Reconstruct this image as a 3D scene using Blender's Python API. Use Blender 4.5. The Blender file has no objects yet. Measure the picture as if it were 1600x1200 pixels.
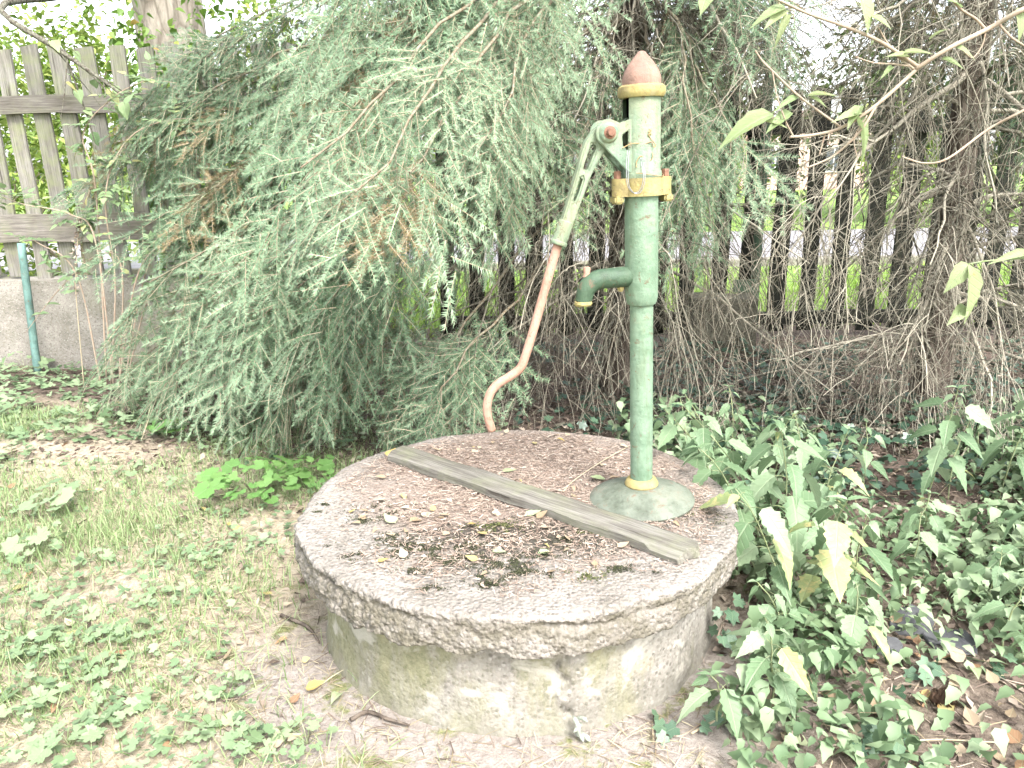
import bpy, bmesh, math, random
import numpy as np
from mathutils import Vector, Matrix

scene = bpy.context.scene
rng = np.random.default_rng(11)
random.seed(5)
rad = math.radians

# ------------------------------------------------------------------ camera
CAM_Z, PITCH, ROLL, FPX = 1.35, rad(15.8), rad(-1.0), 1200.0
cam_data = bpy.data.cameras.new("camera")
cam = bpy.data.objects.new("camera", cam_data)
scene.collection.objects.link(cam)
cam_data.sensor_width = 36.0
cam_data.lens = FPX / 1600 * 36
cam_data.clip_start, cam_data.clip_end = 0.05, 500
CM = Matrix.Translation((0, 0, CAM_Z)) @ Matrix.Rotation(math.pi / 2 - PITCH, 4, 'X') @ Matrix.Rotation(ROLL, 4, 'Z')
cam.matrix_world = CM
scene.camera = cam

# ------------------------------------------------------------------ light
SUN_EL, SUN_AZ = rad(52), rad(28)      # azimuth measured from straight behind the camera towards the right
world = bpy.data.worlds.new("World")
scene.world = world
world.use_nodes = True
wn = world.node_tree
wn.nodes.clear()
sky = wn.nodes.new('ShaderNodeTexSky')
sky.sky_type = 'NISHITA'
sky.sun_disc = False
sky.sun_elevation = SUN_EL
sky.sun_rotation = math.pi - SUN_AZ
sky.air_density, sky.dust_density, sky.ozone_density = 1.0, 3.0, 0.6
hs = wn.nodes.new('ShaderNodeHueSaturation')
hs.inputs['Saturation'].default_value = 0.30      # thin bright cloud
bg = wn.nodes.new('ShaderNodeBackground')
bg.inputs['Strength'].default_value = 0.15
wo = wn.nodes.new('ShaderNodeOutputWorld')
wn.links.new(sky.outputs[0], hs.inputs['Color'])
wn.links.new(hs.outputs[0], bg.inputs['Color'])
wn.links.new(bg.outputs[0], wo.inputs['Surface'])
sun_l = bpy.data.lights.new("sun", 'SUN')
sun_l.energy, sun_l.angle, sun_l.color = 1.25, rad(22), (1.0, 0.98, 0.95)
sun = bpy.data.objects.new("sun", sun_l)
scene.collection.objects.link(sun)
to_sun = Vector((math.sin(SUN_AZ) * math.cos(SUN_EL), -math.cos(SUN_AZ) * math.cos(SUN_EL), math.sin(SUN_EL)))
sun.rotation_euler = to_sun.to_track_quat('Z', 'Y').to_euler()
sun.location = (3, -6, 9)
scene.view_settings.view_transform = 'Standard'
scene.view_settings.look = 'None'
scene.view_settings.exposure = 2.5
scene.view_settings.gamma = 1.0
scene.view_settings.use_curve_mapping = False
scene.cycles.max_bounces = 6
scene.cycles.diffuse_bounces = 3
scene.cycles.use_adaptive_sampling = True
scene.cycles.adaptive_threshold = 0.03
scene.cycles.transmission_bounces = 3

# ------------------------------------------------------------------ helpers: rays from photo coordinates
CM3 = CM.to_3x3()
def ray(px, py):
    return CM3 @ Vector(((px - 800) / FPX, (600 - py) / FPX, -1))
def P(px, py, y):                      # point of that ray at forward distance y
    d = ray(px, py)
    return Vector((0, 0, CAM_Z)) + d * (y / d.y)
def Pz(px, py, z):                     # point of that ray at height z
    d = ray(px, py)
    return Vector((0, 0, CAM_Z)) + d * ((z - CAM_Z) / d.z)

# ------------------------------------------------------------------ helpers: objects
COL = scene.collection
def link(o, parent=None):
    COL.objects.link(o)
    if parent is not None:
        o.parent = parent
    return o
def tag(o, label=None, cat=None, group=None, kind=None):
    if label: o['label'] = label
    if cat: o['category'] = cat
    if group: o['group'] = group
    if kind: o['kind'] = kind
    return o
def thing(name, loc, label, cat, group=None, rz=0.0):
    o = bpy.data.objects.new(name, None)
    o.empty_display_size = 0.1
    link(o)
    o.location = loc
    o.rotation_euler = (0, 0, rz)
    return tag(o, label, cat, group)
def mesh_obj(name, me, parent=None, loc=None):
    o = bpy.data.objects.new(name, me)
    link(o, parent)
    if loc is not None: o.location = loc
    return o
def np_mesh(name, V, F, mat, tint=None, smooth=False):
    """V (n,3), F (m,3|4)"""
    me = bpy.data.meshes.new(name)
    V = np.ascontiguousarray(V, dtype=np.float32)
    F = np.ascontiguousarray(F, dtype=np.int32)
    k = F.shape[1]
    me.vertices.add(len(V))
    me.vertices.foreach_set('co', V.ravel())
    me.loops.add(F.size)
    me.loops.foreach_set('vertex_index', F.ravel())
    me.polygons.add(len(F))
    me.polygons.foreach_set('loop_start', np.arange(0, F.size, k, dtype=np.int32))
    if smooth:
        me.polygons.foreach_set('use_smooth', np.ones(len(F), dtype=bool))
    me.update(calc_edges=True)
    if tint is not None:
        a = me.attributes.new('tint', 'FLOAT', 'POINT')
        a.data.foreach_set('value', np.ascontiguousarray(tint, dtype=np.float32))
    if mat: me.materials.append(mat)
    return me
class Acc:
    """collects triangle soup with a per vertex tint"""
    def __init__(s): s.V, s.F, s.T, s.n = [], [], [], 0
    def add(s, V, F, T=None):
        V = np.asarray(V, dtype=np.float64).reshape(-1, 3)
        F = np.asarray(F)
        if F.shape[1] == 4:
            F = np.concatenate([F[:, [0, 1, 2]], F[:, [0, 2, 3]]])
        s.V.append(V); s.F.append(F + s.n); s.n += len(V)
        s.T.append(np.zeros(len(V)) if T is None else np.broadcast_to(np.asarray(T, dtype=float), (len(V),)))
    def mesh(s, name, mat, smooth=False, origin=None):
        V = np.concatenate(s.V)
        if origin is not None: V = V - np.array(origin)
        return np_mesh(name, V, np.concatenate(s.F), mat, np.concatenate(s.T), smooth)
def norm(v):
    return v / np.maximum(np.linalg.norm(v, axis=-1, keepdims=True), 1e-9)
def vnoise(p, seed=0):
    """value noise, p (n,3) -> 0..1"""
    p = np.asarray(p, dtype=float)
    i = np.floor(p).astype(np.int64); f = p - i
    f = f * f * (3 - 2 * f)
    def h(a):
        n = (a[:, 0] * 374761393 + a[:, 1] * 668265263 + a[:, 2] * 2147483647 + seed * 1274126177) & 0xffffffff
        n = ((n ^ (n >> 13)) * 1274126177) & 0xffffffff
        return ((n ^ (n >> 16)) & 0xffff) / 65535.0
    r = 0
    for dx in (0, 1):
        for dy in (0, 1):
            for dz in (0, 1):
                w = (f[:, 0] if dx else 1 - f[:, 0]) * (f[:, 1] if dy else 1 - f[:, 1]) * (f[:, 2] if dz else 1 - f[:, 2])
                r = r + w * h(i + np.array([dx, dy, dz]))
    return r
def tubes(Pts, R, sides=3):
    """Pts (N,K,3), R (N,K) -> V, F(tri)"""
    N, K, _ = Pts.shape
    T = norm(np.gradient(Pts, axis=1))
    ref = np.array([0.31, 0.52, 0.79])
    U = norm(np.cross(T, ref)); W = np.cross(T, U)
    ang = np.arange(sides) * 2 * math.pi / sides
    V = Pts[:, :, None, :] + R[:, :, None, None] * (np.cos(ang)[None, None, :, None] * U[:, :, None, :] + np.sin(ang)[None, None, :, None] * W[:, :, None, :])
    V = V.reshape(-1, 3)
    n, k, s = np.meshgrid(np.arange(N), np.arange(K - 1), np.arange(sides), indexing='ij')
    a = (n * K + k) * sides + s
    b = (n * K + k) * sides + (s + 1) % sides
    c = b + sides; d = a + sides
    F = np.stack([a, b, c, d], -1).reshape(-1, 4)
    F = np.concatenate([F[:, [0, 1, 2]], F[:, [0, 2, 3]]])
    return V, F
def smooth_path(pts, n):
    """Catmull-Rom through pts -> n points"""
    p = np.array([tuple(q) for q in pts], dtype=float)
    if len(p) == 2:
        t = np.linspace(0, 1, n)[:, None]
        return p[0] * (1 - t) + p[1] * t
    p = np.vstack([2 * p[0] - p[1], p, 2 * p[-1] - p[-2]])
    out = []
    m = len(p) - 3
    for u in np.linspace(0, m - 1e-6, n):
        i = int(u); t = u - i
        a, b, c, d = p[i], p[i + 1], p[i + 2], p[i + 3]
        out.append(0.5 * ((2 * b) + (-a + c) * t + (2 * a - 5 * b + 4 * c - d) * t * t + (-a + 3 * b - 3 * c + d) * t ** 3))
    return np.array(out)
def tube_mesh(name, pts, r, mat, n=24, sides=12, caps=True, smooth=True):
    p = smooth_path(pts, n)
    r = np.interp(np.linspace(0, 1, n), np.linspace(0, 1, len(r)), r) if hasattr(r, '__len__') else np.full(n, r)
    T = norm(np.gradient(p, axis=0))
    U = np.cross(T[0], [0.2, 0.9, 0.4]); U /= np.linalg.norm(U)
    V = []
    for i in range(n):
        U = U - T[i] * np.dot(U, T[i]); U /= np.linalg.norm(U)
        W = np.cross(T[i], U)
        for s in range(sides):
            a = 2 * math.pi * s / sides
            V.append(p[i] + r[i] * (math.cos(a) * U + math.sin(a) * W))
    F = [(i * sides + s, i * sides + (s + 1) % sides, (i + 1) * sides + (s + 1) % sides, (i + 1) * sides + s) for i in range(n - 1) for s in range(sides)]
    me = bpy.data.meshes.new(name)
    if caps:
        F = F + [tuple(range(sides))[::-1], tuple((n - 1) * sides + s for s in range(sides))]
    me.from_pydata([tuple(v) for v in V], [], F)
    if smooth:
        for q in me.polygons: q.use_smooth = len(q.vertices) == 4
    me.materials.append(mat)
    return me
def lathe_mesh(name, prof, mat, n=40, smooth=True, a0=None, a1=None):
    """profile [(r,z)], optional open angular range"""
    V, F = [], []
    closed = a0 is None
    angs = [2 * math.pi * i / n for i in range(n)] if closed else [a0 + (a1 - a0) * i / n for i in range(n + 1)]
    m = len(angs)
    for (r, z) in prof:
        for a in angs: V.append((r * math.cos(a), r * math.sin(a), z))
    for j in range(len(prof) - 1):
        for i in range(m if closed else m - 1):
            k = (i + 1) % m
            F.append((j * m + i, j * m + k, (j + 1) * m + k, (j + 1) * m + i))
    me = bpy.data.meshes.new(name)
    me.from_pydata(V, [], F)
    if smooth:
        me.polygons.foreach_set('use_smooth', [True] * len(me.polygons))
        me.set_sharp_from_angle(angle=rad(38))
    me.materials.append(mat)
    return me
def bm_mesh(name, bm, mat, smooth=False):
    bmesh.ops.recalc_face_normals(bm, faces=bm.faces)
    me = bpy.data.meshes.new(name)
    bm.to_mesh(me); bm.free()
    if smooth:
        me.polygons.foreach_set('use_smooth', [True] * len(me.polygons))
        me.set_sharp_from_angle(angle=rad(35))
    me.materials.append(mat)
    return me
def box_bm(sx, sy, sz, bev=0.0, segs=1):
    bm = bmesh.new()
    bmesh.ops.create_cube(bm, size=1)
    for v in bm.verts: v.co = Vector((v.co.x * sx, v.co.y * sy, v.co.z * sz))
    if bev: bmesh.ops.bevel(bm, geom=bm.edges[:], offset=bev, segments=segs, affect='EDGES')
    return bm
def plate_bm(outer, holes, th, bev=0.0):
    """flat plate in the XZ plane, with holes, thickness th along Y"""
    bm = bmesh.new()
    es = []
    for loop in [outer] + holes:
        vs = [bm.verts.new((x, -th / 2, z)) for x, z in loop]
        es += [bm.edges.new((vs[i], vs[(i + 1) % len(vs)])) for i in range(len(vs))]
    bmesh.ops.triangle_fill(bm, use_beauty=True, use_dissolve=False, edges=es)
    r = bmesh.ops.extrude_face_region(bm, geom=bm.faces[:])
    for v in [g for g in r['geom'] if isinstance(g, bmesh.types.BMVert)]: v.co.y += th
    bmesh.ops.recalc_face_normals(bm, faces=bm.faces)
    if bev:
        ed = [e for e in bm.edges if e.is_manifold and e.calc_face_angle(0) > 1.0]
        bmesh.ops.bevel(bm, geom=ed, offset=bev, segments=2, affect='EDGES')
    return bm

# ------------------------------------------------------------------ helpers: materials
def node(nt, t, ins=None, **kw):
    n = nt.nodes.new(t)
    for k, v in kw.items(): setattr(n, k, v)
    for k, v in (ins or {}).items():
        s = n.inputs[k]
        if isinstance(v, bpy.types.NodeSocket): nt.links.new(v, s)
        else: s.default_value = v
    return n
def new_mat(name, rough=0.8, spec=0.3):
    m = bpy.data.materials.new(name)
    m.use_nodes = True
    nt = m.node_tree
    b = nt.nodes['Principled BSDF']
    b.inputs['Roughness'].default_value = rough
    b.inputs['Specular IOR Level'].default_value = spec
    return m, nt, b
def c4(c): return (c[0], c[1], c[2], 1.0)
def ramp(nt, fac, stops, interp='LINEAR'):
    r = nt.nodes.new('ShaderNodeValToRGB')
    r.color_ramp.interpolation = interp
    e = r.color_ramp.elements
    while len(e) < len(stops): e.new(0.5)
    for i, (p, c) in enumerate(stops):
        e[i].position = p
        e[i].color = c4(c) if hasattr(c, '__len__') else (c, c, c, 1)
    nt.links.new(fac, r.inputs[0])
    return r.outputs[0]
def mixc(nt, fac, a, b, mode='MIX'):
    n = nt.nodes.new('ShaderNodeMix')
    n.data_type = 'RGBA'; n.blend_type = mode
    for i, v in ((0, fac), (6, a), (7, b)):
        if isinstance(v, bpy.types.NodeSocket): nt.links.new(v, n.inputs[i])
        else: n.inputs[i].default_value = c4(v) if hasattr(v, '__len__') else v
    return n.outputs[2]
def math_n(nt, op, a, b=None, clamp=False):
    n = nt.nodes.new('ShaderNodeMath'); n.operation = op; n.use_clamp = clamp
    for i, v in ((0, a), (1, b)):
        if v is None: continue
        if isinstance(v, bpy.types.NodeSocket): nt.links.new(v, n.inputs[i])
        else: n.inputs[i].default_value = v
    return n.outputs[0]
def noise(nt, co, scale, detail=4, rough=0.6, dist=0.0):
    return node(nt, 'ShaderNodeTexNoise', {'Vector': co, 'Scale': scale, 'Detail': detail, 'Roughness': rough, 'Distortion': dist}).outputs[0]
def pos_co(nt): return node(nt, 'ShaderNodeNewGeometry').outputs['Position']
def obj_co(nt): return node(nt, 'ShaderNodeTexCoord').outputs['Object']
def bump(nt, b, h, strength, dist):
    n = node(nt, 'ShaderNodeBump', {'Strength': strength, 'Distance': dist, 'Height': h})
    nt.links.new(n.outputs[0], b.inputs['Normal'])
def stretch(nt, co, s):
    return node(nt, 'ShaderNodeMapping', {'Vector': co, 'Scale': s}).outputs[0]

def leaf_mat(name, stops, rough=0.55, transl=0.3, by='tint', spots=None, spec=0.35):
    m, nt, b = new_mat(name, rough, spec)
    if by == 'tint':
        f = node(nt, 'ShaderNodeAttribute', attribute_name='tint').outputs['Fac']
    else:
        f = node(nt, 'ShaderNodeObjectInfo').outputs['Random']
    c = ramp(nt, f, stops)
    co = pos_co(nt)
    n = noise(nt, co, 45, 3)
    c = mixc(nt, math_n(nt, 'MULTIPLY', n, 0.5), c, mixc(nt, 1.0, c, (0.62, 0.66, 0.55), 'MULTIPLY'))
    if spots:
        sp = ramp(nt, noise(nt, co, 28, 3, 0.7, 0.6), [(spots[0], 0.0), (spots[0] + 0.12, 1.0)])
        c = mixc(nt, sp, c, spots[1])
    if by == 'obj':
        X, Y, Z = node(nt, 'ShaderNodeSeparateXYZ', {0: obj_co(nt)}).outputs
        ay = math_n(nt, 'ABSOLUTE', Y)
        ph = math_n(nt, 'FRACT', math_n(nt, 'MULTIPLY', math_n(nt, 'SUBTRACT', X, math_n(nt, 'MULTIPLY', ay, 0.85)), 7.0))
        side = ramp(nt, ph, [(0.0, 1.0), (0.10, 0.0), (0.88, 0.0), (1.0, 1.0)])
        midr = ramp(nt, ay, [(0.008, 1.0), (0.022, 0.0)])
        vein = math_n(nt, 'MAXIMUM', midr, math_n(nt, 'MULTIPLY', side, 0.6))
        c = mixc(nt, math_n(nt, 'MULTIPLY', vein, 0.32), c, (0.36, 0.42, 0.27))
        c = mixc(nt, ramp(nt, noise(nt, co, 12, 2), [(0.35, 0.0), (0.7, 0.35)]), c, mixc(nt, 1.0, c, (0.7, 0.74, 0.62), 'MULTIPLY'))
        bump(nt, b, math_n(nt, 'SUBTRACT', math_n(nt, 'MULTIPLY', noise(nt, co, 120, 2), 0.35), vein), 0.45, 0.004)
    nt.links.new(c, b.inputs['Base Color'])
    if transl:
        tr = node(nt, 'ShaderNodeBsdfTranslucent', {'Color': c})
        mx = node(nt, 'ShaderNodeMixShader', {0: transl})
        nt.links.new(b.outputs[0], mx.inputs[1]); nt.links.new(tr.outputs[0], mx.inputs[2])
        nt.links.new(mx.outputs[0], nt.nodes['Material Output'].inputs['Surface'])
    return m

MAT = {}
# spruce
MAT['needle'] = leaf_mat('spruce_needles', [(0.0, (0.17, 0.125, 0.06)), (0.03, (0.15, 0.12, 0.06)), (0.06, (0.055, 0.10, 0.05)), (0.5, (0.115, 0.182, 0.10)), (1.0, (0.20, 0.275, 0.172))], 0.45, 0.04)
def bark_mat(name, c0, c1, c2, sz=(1, 1, 0.25), sc=24, dist=0.02):
    m, nt, b = new_mat(name, 0.9, 0.15)
    co = stretch(nt, obj_co(nt), sz)
    n = noise(nt, co, sc, 6, 0.65, 0.4)
    v = node(nt, 'ShaderNodeTexVoronoi', {'Vector': co, 'Scale': sc * 0.8}, feature='DISTANCE_TO_EDGE').outputs[0]
    c = ramp(nt, n, [(0.3, c0), (0.5, c1), (0.7, c2)])
    c = mixc(nt, ramp(nt, v, [(0.0, 0.75), (0.12, 0.0)]), c, c0)
    nt.links.new(c, b.inputs['Base Color'])
    bump(nt, b, math_n(nt, 'ADD', n, math_n(nt, 'MULTIPLY', v, 1.5)), 0.8, dist)
    return m
MAT['bark'] = bark_mat('spruce_bark', (0.045, 0.035, 0.028), (0.11, 0.088, 0.070), (0.19, 0.16, 0.13))
MAT['bark_grey'] = bark_mat('rough_grey_bark', (0.11, 0.09, 0.072), (0.22, 0.195, 0.16), (0.32, 0.29, 0.24), (1, 1, 0.3), 11, 0.05)
def twig_mat(name, stops):
    m, nt, b = new_mat(name, 0.85, 0.2)
    f = node(nt, 'ShaderNodeAttribute', attribute_name='tint').outputs['Fac']
    c = ramp(nt, f, stops)
    n = noise(nt, pos_co(nt), 60, 3)
    c = mixc(nt, ramp(nt, n, [(0.35, 0.0), (0.7, 0.5)]), c, (0.30, 0.31, 0.24))
    nt.links.new(c, b.inputs['Base Color'])
    return m
MAT['twig'] = twig_mat('spruce_twig', [(0, (0.11, 0.08, 0.05)), (1, (0.36, 0.29, 0.2))])
MAT['dead'] = twig_mat('dead_twig', [(0, (0.035, 0.026, 0.02)), (0.45, (0.12, 0.095, 0.07)), (1, (0.36, 0.32, 0.255))])

def concrete_mat(name, kind):
    m, nt, b = new_mat(name, 0.92, 0.2)
    co = pos_co(nt)
    n1 = noise(nt, co, 6, 5, 0.6)
    n2 = noise(nt, co, 70, 4, 0.7)
    vor = node(nt, 'ShaderNodeTexVoronoi', {'Vector': co, 'Scale': 95.0, 'Randomness': 1.0})
    pebv = node(nt, 'ShaderNodeSeparateColor', {0: vor.outputs['Color']}).outputs[0]
    base = ramp(nt, n1, [(0.3, (0.19, 0.18, 0.155)), (0.5, (0.275, 0.26, 0.235)), (0.7, (0.36, 0.345, 0.315))])
    peb = ramp(nt, pebv, [(0.0, (0.10, 0.09, 0.08)), (0.3, (0.23, 0.21, 0.185)), (0.75, (0.33, 0.30, 0.275)), (1.0, (0.44, 0.42, 0.39))])
    pm = ramp(nt, vor.outputs['Distance'], [(0.0, 0.85), (0.42, 0.55), (0.6, 0.0)])
    c = mixc(nt, pm, base, peb)
    c = mixc(nt, ramp(nt, n2, [(0.30, 0.6), (0.46, 0.0)]), c, (0.11, 0.10, 0.085))
    if kind == 'cover':
        sep = node(nt, 'ShaderNodeSeparateXYZ', {0: co})
        X, Y, Z = sep.outputs
        # soil and needle dirt that has gathered on the middle and rear of the top
        dx = math_n(nt, 'SUBTRACT', X, 0.05); dy = math_n(nt, 'SUBTRACT', Y, 2.36)
        rr = math_n(nt, 'SQRT', math_n(nt, 'ADD', math_n(nt, 'MULTIPLY', dx, dx), math_n(nt, 'MULTIPLY', math_n(nt, 'MULTIPLY', dy, dy), 1.25)))
        rr = math_n(nt, 'ADD', rr, math_n(nt, 'MULTIPLY', math_n(nt, 'SUBTRACT', noise(nt, co, 9, 5, 0.7), 0.5), 0.55))
        top = math_n(nt, 'GREATER_THAN', Z, 0.345)
        soil = math_n(nt, 'MULTIPLY', ramp(nt, rr, [(0.44, 1.0), (0.66, 0.0)]), top)
        soilc = ramp(nt, noise(nt, co, 55, 4, 0.7), [(0.3, (0.15, 0.118, 0.096)), (0.5, (0.275, 0.222, 0.187)), (0.7, (0.39, 0.335, 0.29))])
        c = mixc(nt, math_n(nt, 'MULTIPLY', soil, 0.85), c, soilc)
        # black-green moss and algae stain in the front middle
        dx = math_n(nt, 'SUBTRACT', X, 0.03); dy = math_n(nt, 'SUBTRACT', Y, 1.93)
        mm = math_n(nt, 'SQRT', math_n(nt, 'ADD', math_n(nt, 'MULTIPLY', math_n(nt, 'MULTIPLY', dx, dx), 0.42), math_n(nt, 'MULTIPLY', math_n(nt, 'MULTIPLY', dy, dy), 3.0)))
        mm = math_n(nt, 'ADD', mm, math_n(nt, 'MULTIPLY', math_n(nt, 'SUBTRACT', noise(nt, co, 22, 6, 0.75), 0.5), 1.0))
        moss = math_n(nt, 'MULTIPLY', ramp(nt, mm, [(0.14, 1.0), (0.24, 0.0)]), top)
        c = mixc(nt, math_n(nt, 'MULTIPLY', moss, 0.85), c, (0.045, 0.044, 0.034))
        # grime on the broken side
        side = math_n(nt, 'SUBTRACT', 1.0, top)
        c = mixc(nt, math_n(nt, 'MULTIPLY', side, ramp(nt, noise(nt, co, 20, 5, 0.7), [(0.38, 0.1), (0.6, 0.75)])), c, (0.13, 0.12, 0.085))
    if kind == 'ring':
        sep = node(nt, 'ShaderNodeSeparateXYZ', {0: co})
        X, Y, Z = sep.outputs
        st = noise(nt, stretch(nt, co, (9, 9, 3.0)), 1.0, 5, 0.65)
        green = ramp(nt, math_n(nt, 'SUBTRACT', st, math_n(nt, 'MULTIPLY', X, 0.28)), [(0.4, 0.0), (0.62, 0.75)])
        c = mixc(nt, green, c, ramp(nt, n2, [(0.3, (0.15, 0.155, 0.075)), (0.7, (0.29, 0.285, 0.17))]))
        ochre = ramp(nt, noise(nt, co, 5.5, 3, 0.5), [(0.55, 0.0), (0.68, 0.5)])
        c = mixc(nt, ochre, c, (0.40, 0.36, 0.23))
        lime = ramp(nt, noise(nt, stretch(nt, co, (1, 1, 1.3)), 7.7, 4, 0.6, 0.5), [(0.58, 0.0), (0.66, 0.75)])
        c = mixc(nt, lime, c, (0.47, 0.45, 0.40))
        damp = ramp(nt, math_n(nt, 'ADD', Z, math_n(nt, 'MULTIPLY', noise(nt, co, 11, 4), 0.14)), [(0.05, 0.6), (0.16, 0.0)])
        c = mixc(nt, damp, c, (0.20, 0.19, 0.16))
    if kind == 'plinth':
        st = noise(nt, stretch(nt, co, (3, 3, 1.2)), 1.0, 5, 0.65)
        c = mixc(nt, ramp(nt, st, [(0.45, 0.0), (0.7, 0.6)]), c, (0.20, 0.20, 0.12))
    c = mixc(nt, 1.0, c, {'cover': (0.70, 0.675, 0.655), 'block': (0.30, 0.30, 0.25)}.get(kind, (0.76, 0.75, 0.72)), 'MULTIPLY')
    nt.links.new(c, b.inputs['Base Color'])
    h = math_n(nt, 'ADD', math_n(nt, 'MULTIPLY', n2, 0.6), math_n(nt, 'MULTIPLY', vor.outputs['Distance'], -0.8 if kind == 'cover' else -0.25))
    bump(nt, b, h, 0.9 if kind == 'cover' else 0.7, 0.008)
    return m
MAT['cover'] = concrete_mat('aggregate_concrete', 'cover')
MAT['ring'] = concrete_mat('stained_render_concrete', 'ring')
MAT['plinth'] = concrete_mat('old_plinth_concrete', 'plinth')
MAT['block'] = concrete_mat('mossy_dark_concrete', 'block')

def paint_mat(name, base, dark, lichen, lich_amt, rust=(0.155, 0.095, 0.06), rough=0.62, lo=0.55):
    m, nt, b = new_mat(name, rough, 0.4)
    co = obj_co(nt)
    n1 = noise(nt, co, 14, 5, 0.65)
    n2 = noise(nt, co, 140, 3, 0.7)
    c = ramp(nt, n1, [(0.36, dark), (0.56, base)])
    lm = ramp(nt, noise(nt, stretch(nt, co, (1, 1, 0.6)), 7, 6, 0.75), [(lo, 0.0), (lo + 0.2, lich_amt)])
    c = mixc(nt, lm, c, lichen)
    c = mixc(nt, ramp(nt, n2, [(0.26, 0.9), (0.36, 0.0)]), c, (0.05, 0.045, 0.03))
    run = noise(nt, stretch(nt, co, (1, 1, 0.12)), 38, 4, 0.7)
    c = mixc(nt, ramp(nt, run, [(0.52, 0.0), (0.72, 0.55)]), c, mixc(nt, 1.0, c, (0.60, 0.53, 0.42), 'MULTIPLY'))
    sc = noise(nt, co, 32, 5, 0.75, 0.5)
    c = mixc(nt, ramp(nt, sc, [(0.59, 0.0), (0.66, 0.8)]), c, rust)
    c = mixc(nt, 1.0, c, (0.78, 0.78, 0.78), 'MULTIPLY')
    nt.links.new(c, b.inputs['Base Color'])
    nt.links.new(ramp(nt, n1, [(0.3, rough - 0.12), (0.7, rough + 0.22)]), b.inputs['Roughness'])
    bump(nt, b, math_n(nt, 'ADD', math_n(nt, 'MULTIPLY', n2, 0.5), noise(nt, co, 45, 4)), 0.6, 0.005)
    return m
MAT['green'] = paint_mat('green_paint', (0.19, 0.272, 0.187), (0.13, 0.205, 0.133), (0.30, 0.315, 0.20), 0.6)
MAT['green_old'] = paint_mat('weathered_green_paint', (0.195, 0.27, 0.19), (0.125, 0.20, 0.135), (0.30, 0.31, 0.19), 0.65, lo=0.42)
MAT['green_dark'] = paint_mat('dark_green_paint', (0.06, 0.105, 0.06), (0.035, 0.07, 0.04), (0.12, 0.13, 0.08), 0.4)
MAT['foot'] = paint_mat('grey_green_foot', (0.16, 0.18, 0.14), (0.085, 0.10, 0.072), (0.22, 0.205, 0.155), 0.8)
MAT['yellow'] = paint_mat('yellow_paint', (0.38, 0.315, 0.12), (0.24, 0.185, 0.08), (0.29, 0.265, 0.18), 0.85)
MAT['orange'] = paint_mat('faded_orange_paint', (0.43, 0.255, 0.19), (0.34, 0.185, 0.13), (0.41, 0.29, 0.22), 0.6, rust=(0.30, 0.12, 0.07))
MAT['cap'] = paint_mat('faded_red_paint', (0.29, 0.175, 0.135), (0.20, 0.12, 0.09), (0.28, 0.22, 0.165), 0.85, rust=(0.28, 0.15, 0.10), rough=0.75)
MAT['rust'] = paint_mat('rusty_steel', (0.27, 0.135, 0.085), (0.15, 0.07, 0.045), (0.32, 0.2, 0.13), 0.5)
m, nt, b = new_mat('cavity_black_iron', 0.9, 0.1); b.inputs['Base Color'].default_value = (0.012, 0.011, 0.01, 1); MAT['black'] = m
m, nt, b = new_mat('galvanised_wire', 0.4, 0.5); b.inputs['Base Color'].default_value = (0.25, 0.25, 0.26, 1); b.inputs['Metallic'].default_value = 0.6; MAT['wire'] = m
MAT['rust_wire'] = paint_mat('rusty_wire', (0.42, 0.30, 0.14), (0.28, 0.17, 0.09), (0.45, 0.38, 0.2), 0.5)

def wood_mat(name, cols, axis, dark=None, green=0.0):
    m, nt, b = new_mat(name, 0.85, 0.2)
    co = obj_co(nt)
    r = node(nt, 'ShaderNodeObjectInfo').outputs['Random']
    off = node(nt, 'ShaderNodeVectorMath', {0: co, 1: node(nt, 'ShaderNodeCombineXYZ', {0: math_n(nt, 'MULTIPLY', r, 17.0), 1: math_n(nt, 'MULTIPLY', r, 9.0), 2: math_n(nt, 'MULTIPLY', r, 23.0)}).outputs[0]}, operation='ADD').outputs[0]
    s = [1.0, 1.0, 1.0]; s[axis] = 0.045
    sco = stretch(nt, off, tuple(s))
    g = noise(nt, sco, 110, 5, 0.7, 0.3)
    big = noise(nt, off, 4, 4, 0.6)
    c = ramp(nt, g, [(0.3, cols[0]), (0.5, cols[1]), (0.68, cols[2])])
    c = mixc(nt, ramp(nt, big, [(0.4, 0.0), (0.7, 0.55)]), c, mixc(nt, 1.0, c, (0.62, 0.58, 0.5), 'MULTIPLY'))
    if green:
        c = mixc(nt, ramp(nt, noise(nt, off, 9, 5, 0.7), [(0.45, 0.0), (0.66, green)]), c, (0.20, 0.22, 0.11))
    crack = ramp(nt, noise(nt, sco, 42, 3, 0.5), [(0.30, 1.0), (0.345, 0.0)])
    c = mixc(nt, math_n(nt, 'MULTIPLY', crack, 0.7), c, (0.04, 0.033, 0.026))
    c = mixc(nt, 1.0, c, ramp(nt, r, [(0.0, 0.66), (1.0, 0.92)]), 'MULTIPLY')
    nt.links.new(c, b.inputs['Base Color'])
    bump(nt, b, math_n(nt, 'SUBTRACT', g, crack), 0.5, 0.004)
    return m
MAT['plank'] = wood_mat('weathered_plank', ((0.07, 0.064, 0.055), (0.15, 0.14, 0.12), (0.23, 0.22, 0.195)), 0, green=0.3)
MAT['picket'] = wood_mat('weathered_picket', ((0.11, 0.10, 0.088), (0.20, 0.19, 0.168), (0.29, 0.275, 0.25)), 2, green=0.6)
MAT['rail'] = wood_mat('weathered_rail', ((0.08, 0.07, 0.062), (0.16, 0.145, 0.13), (0.25, 0.23, 0.205)), 0, green=0.25)
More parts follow.
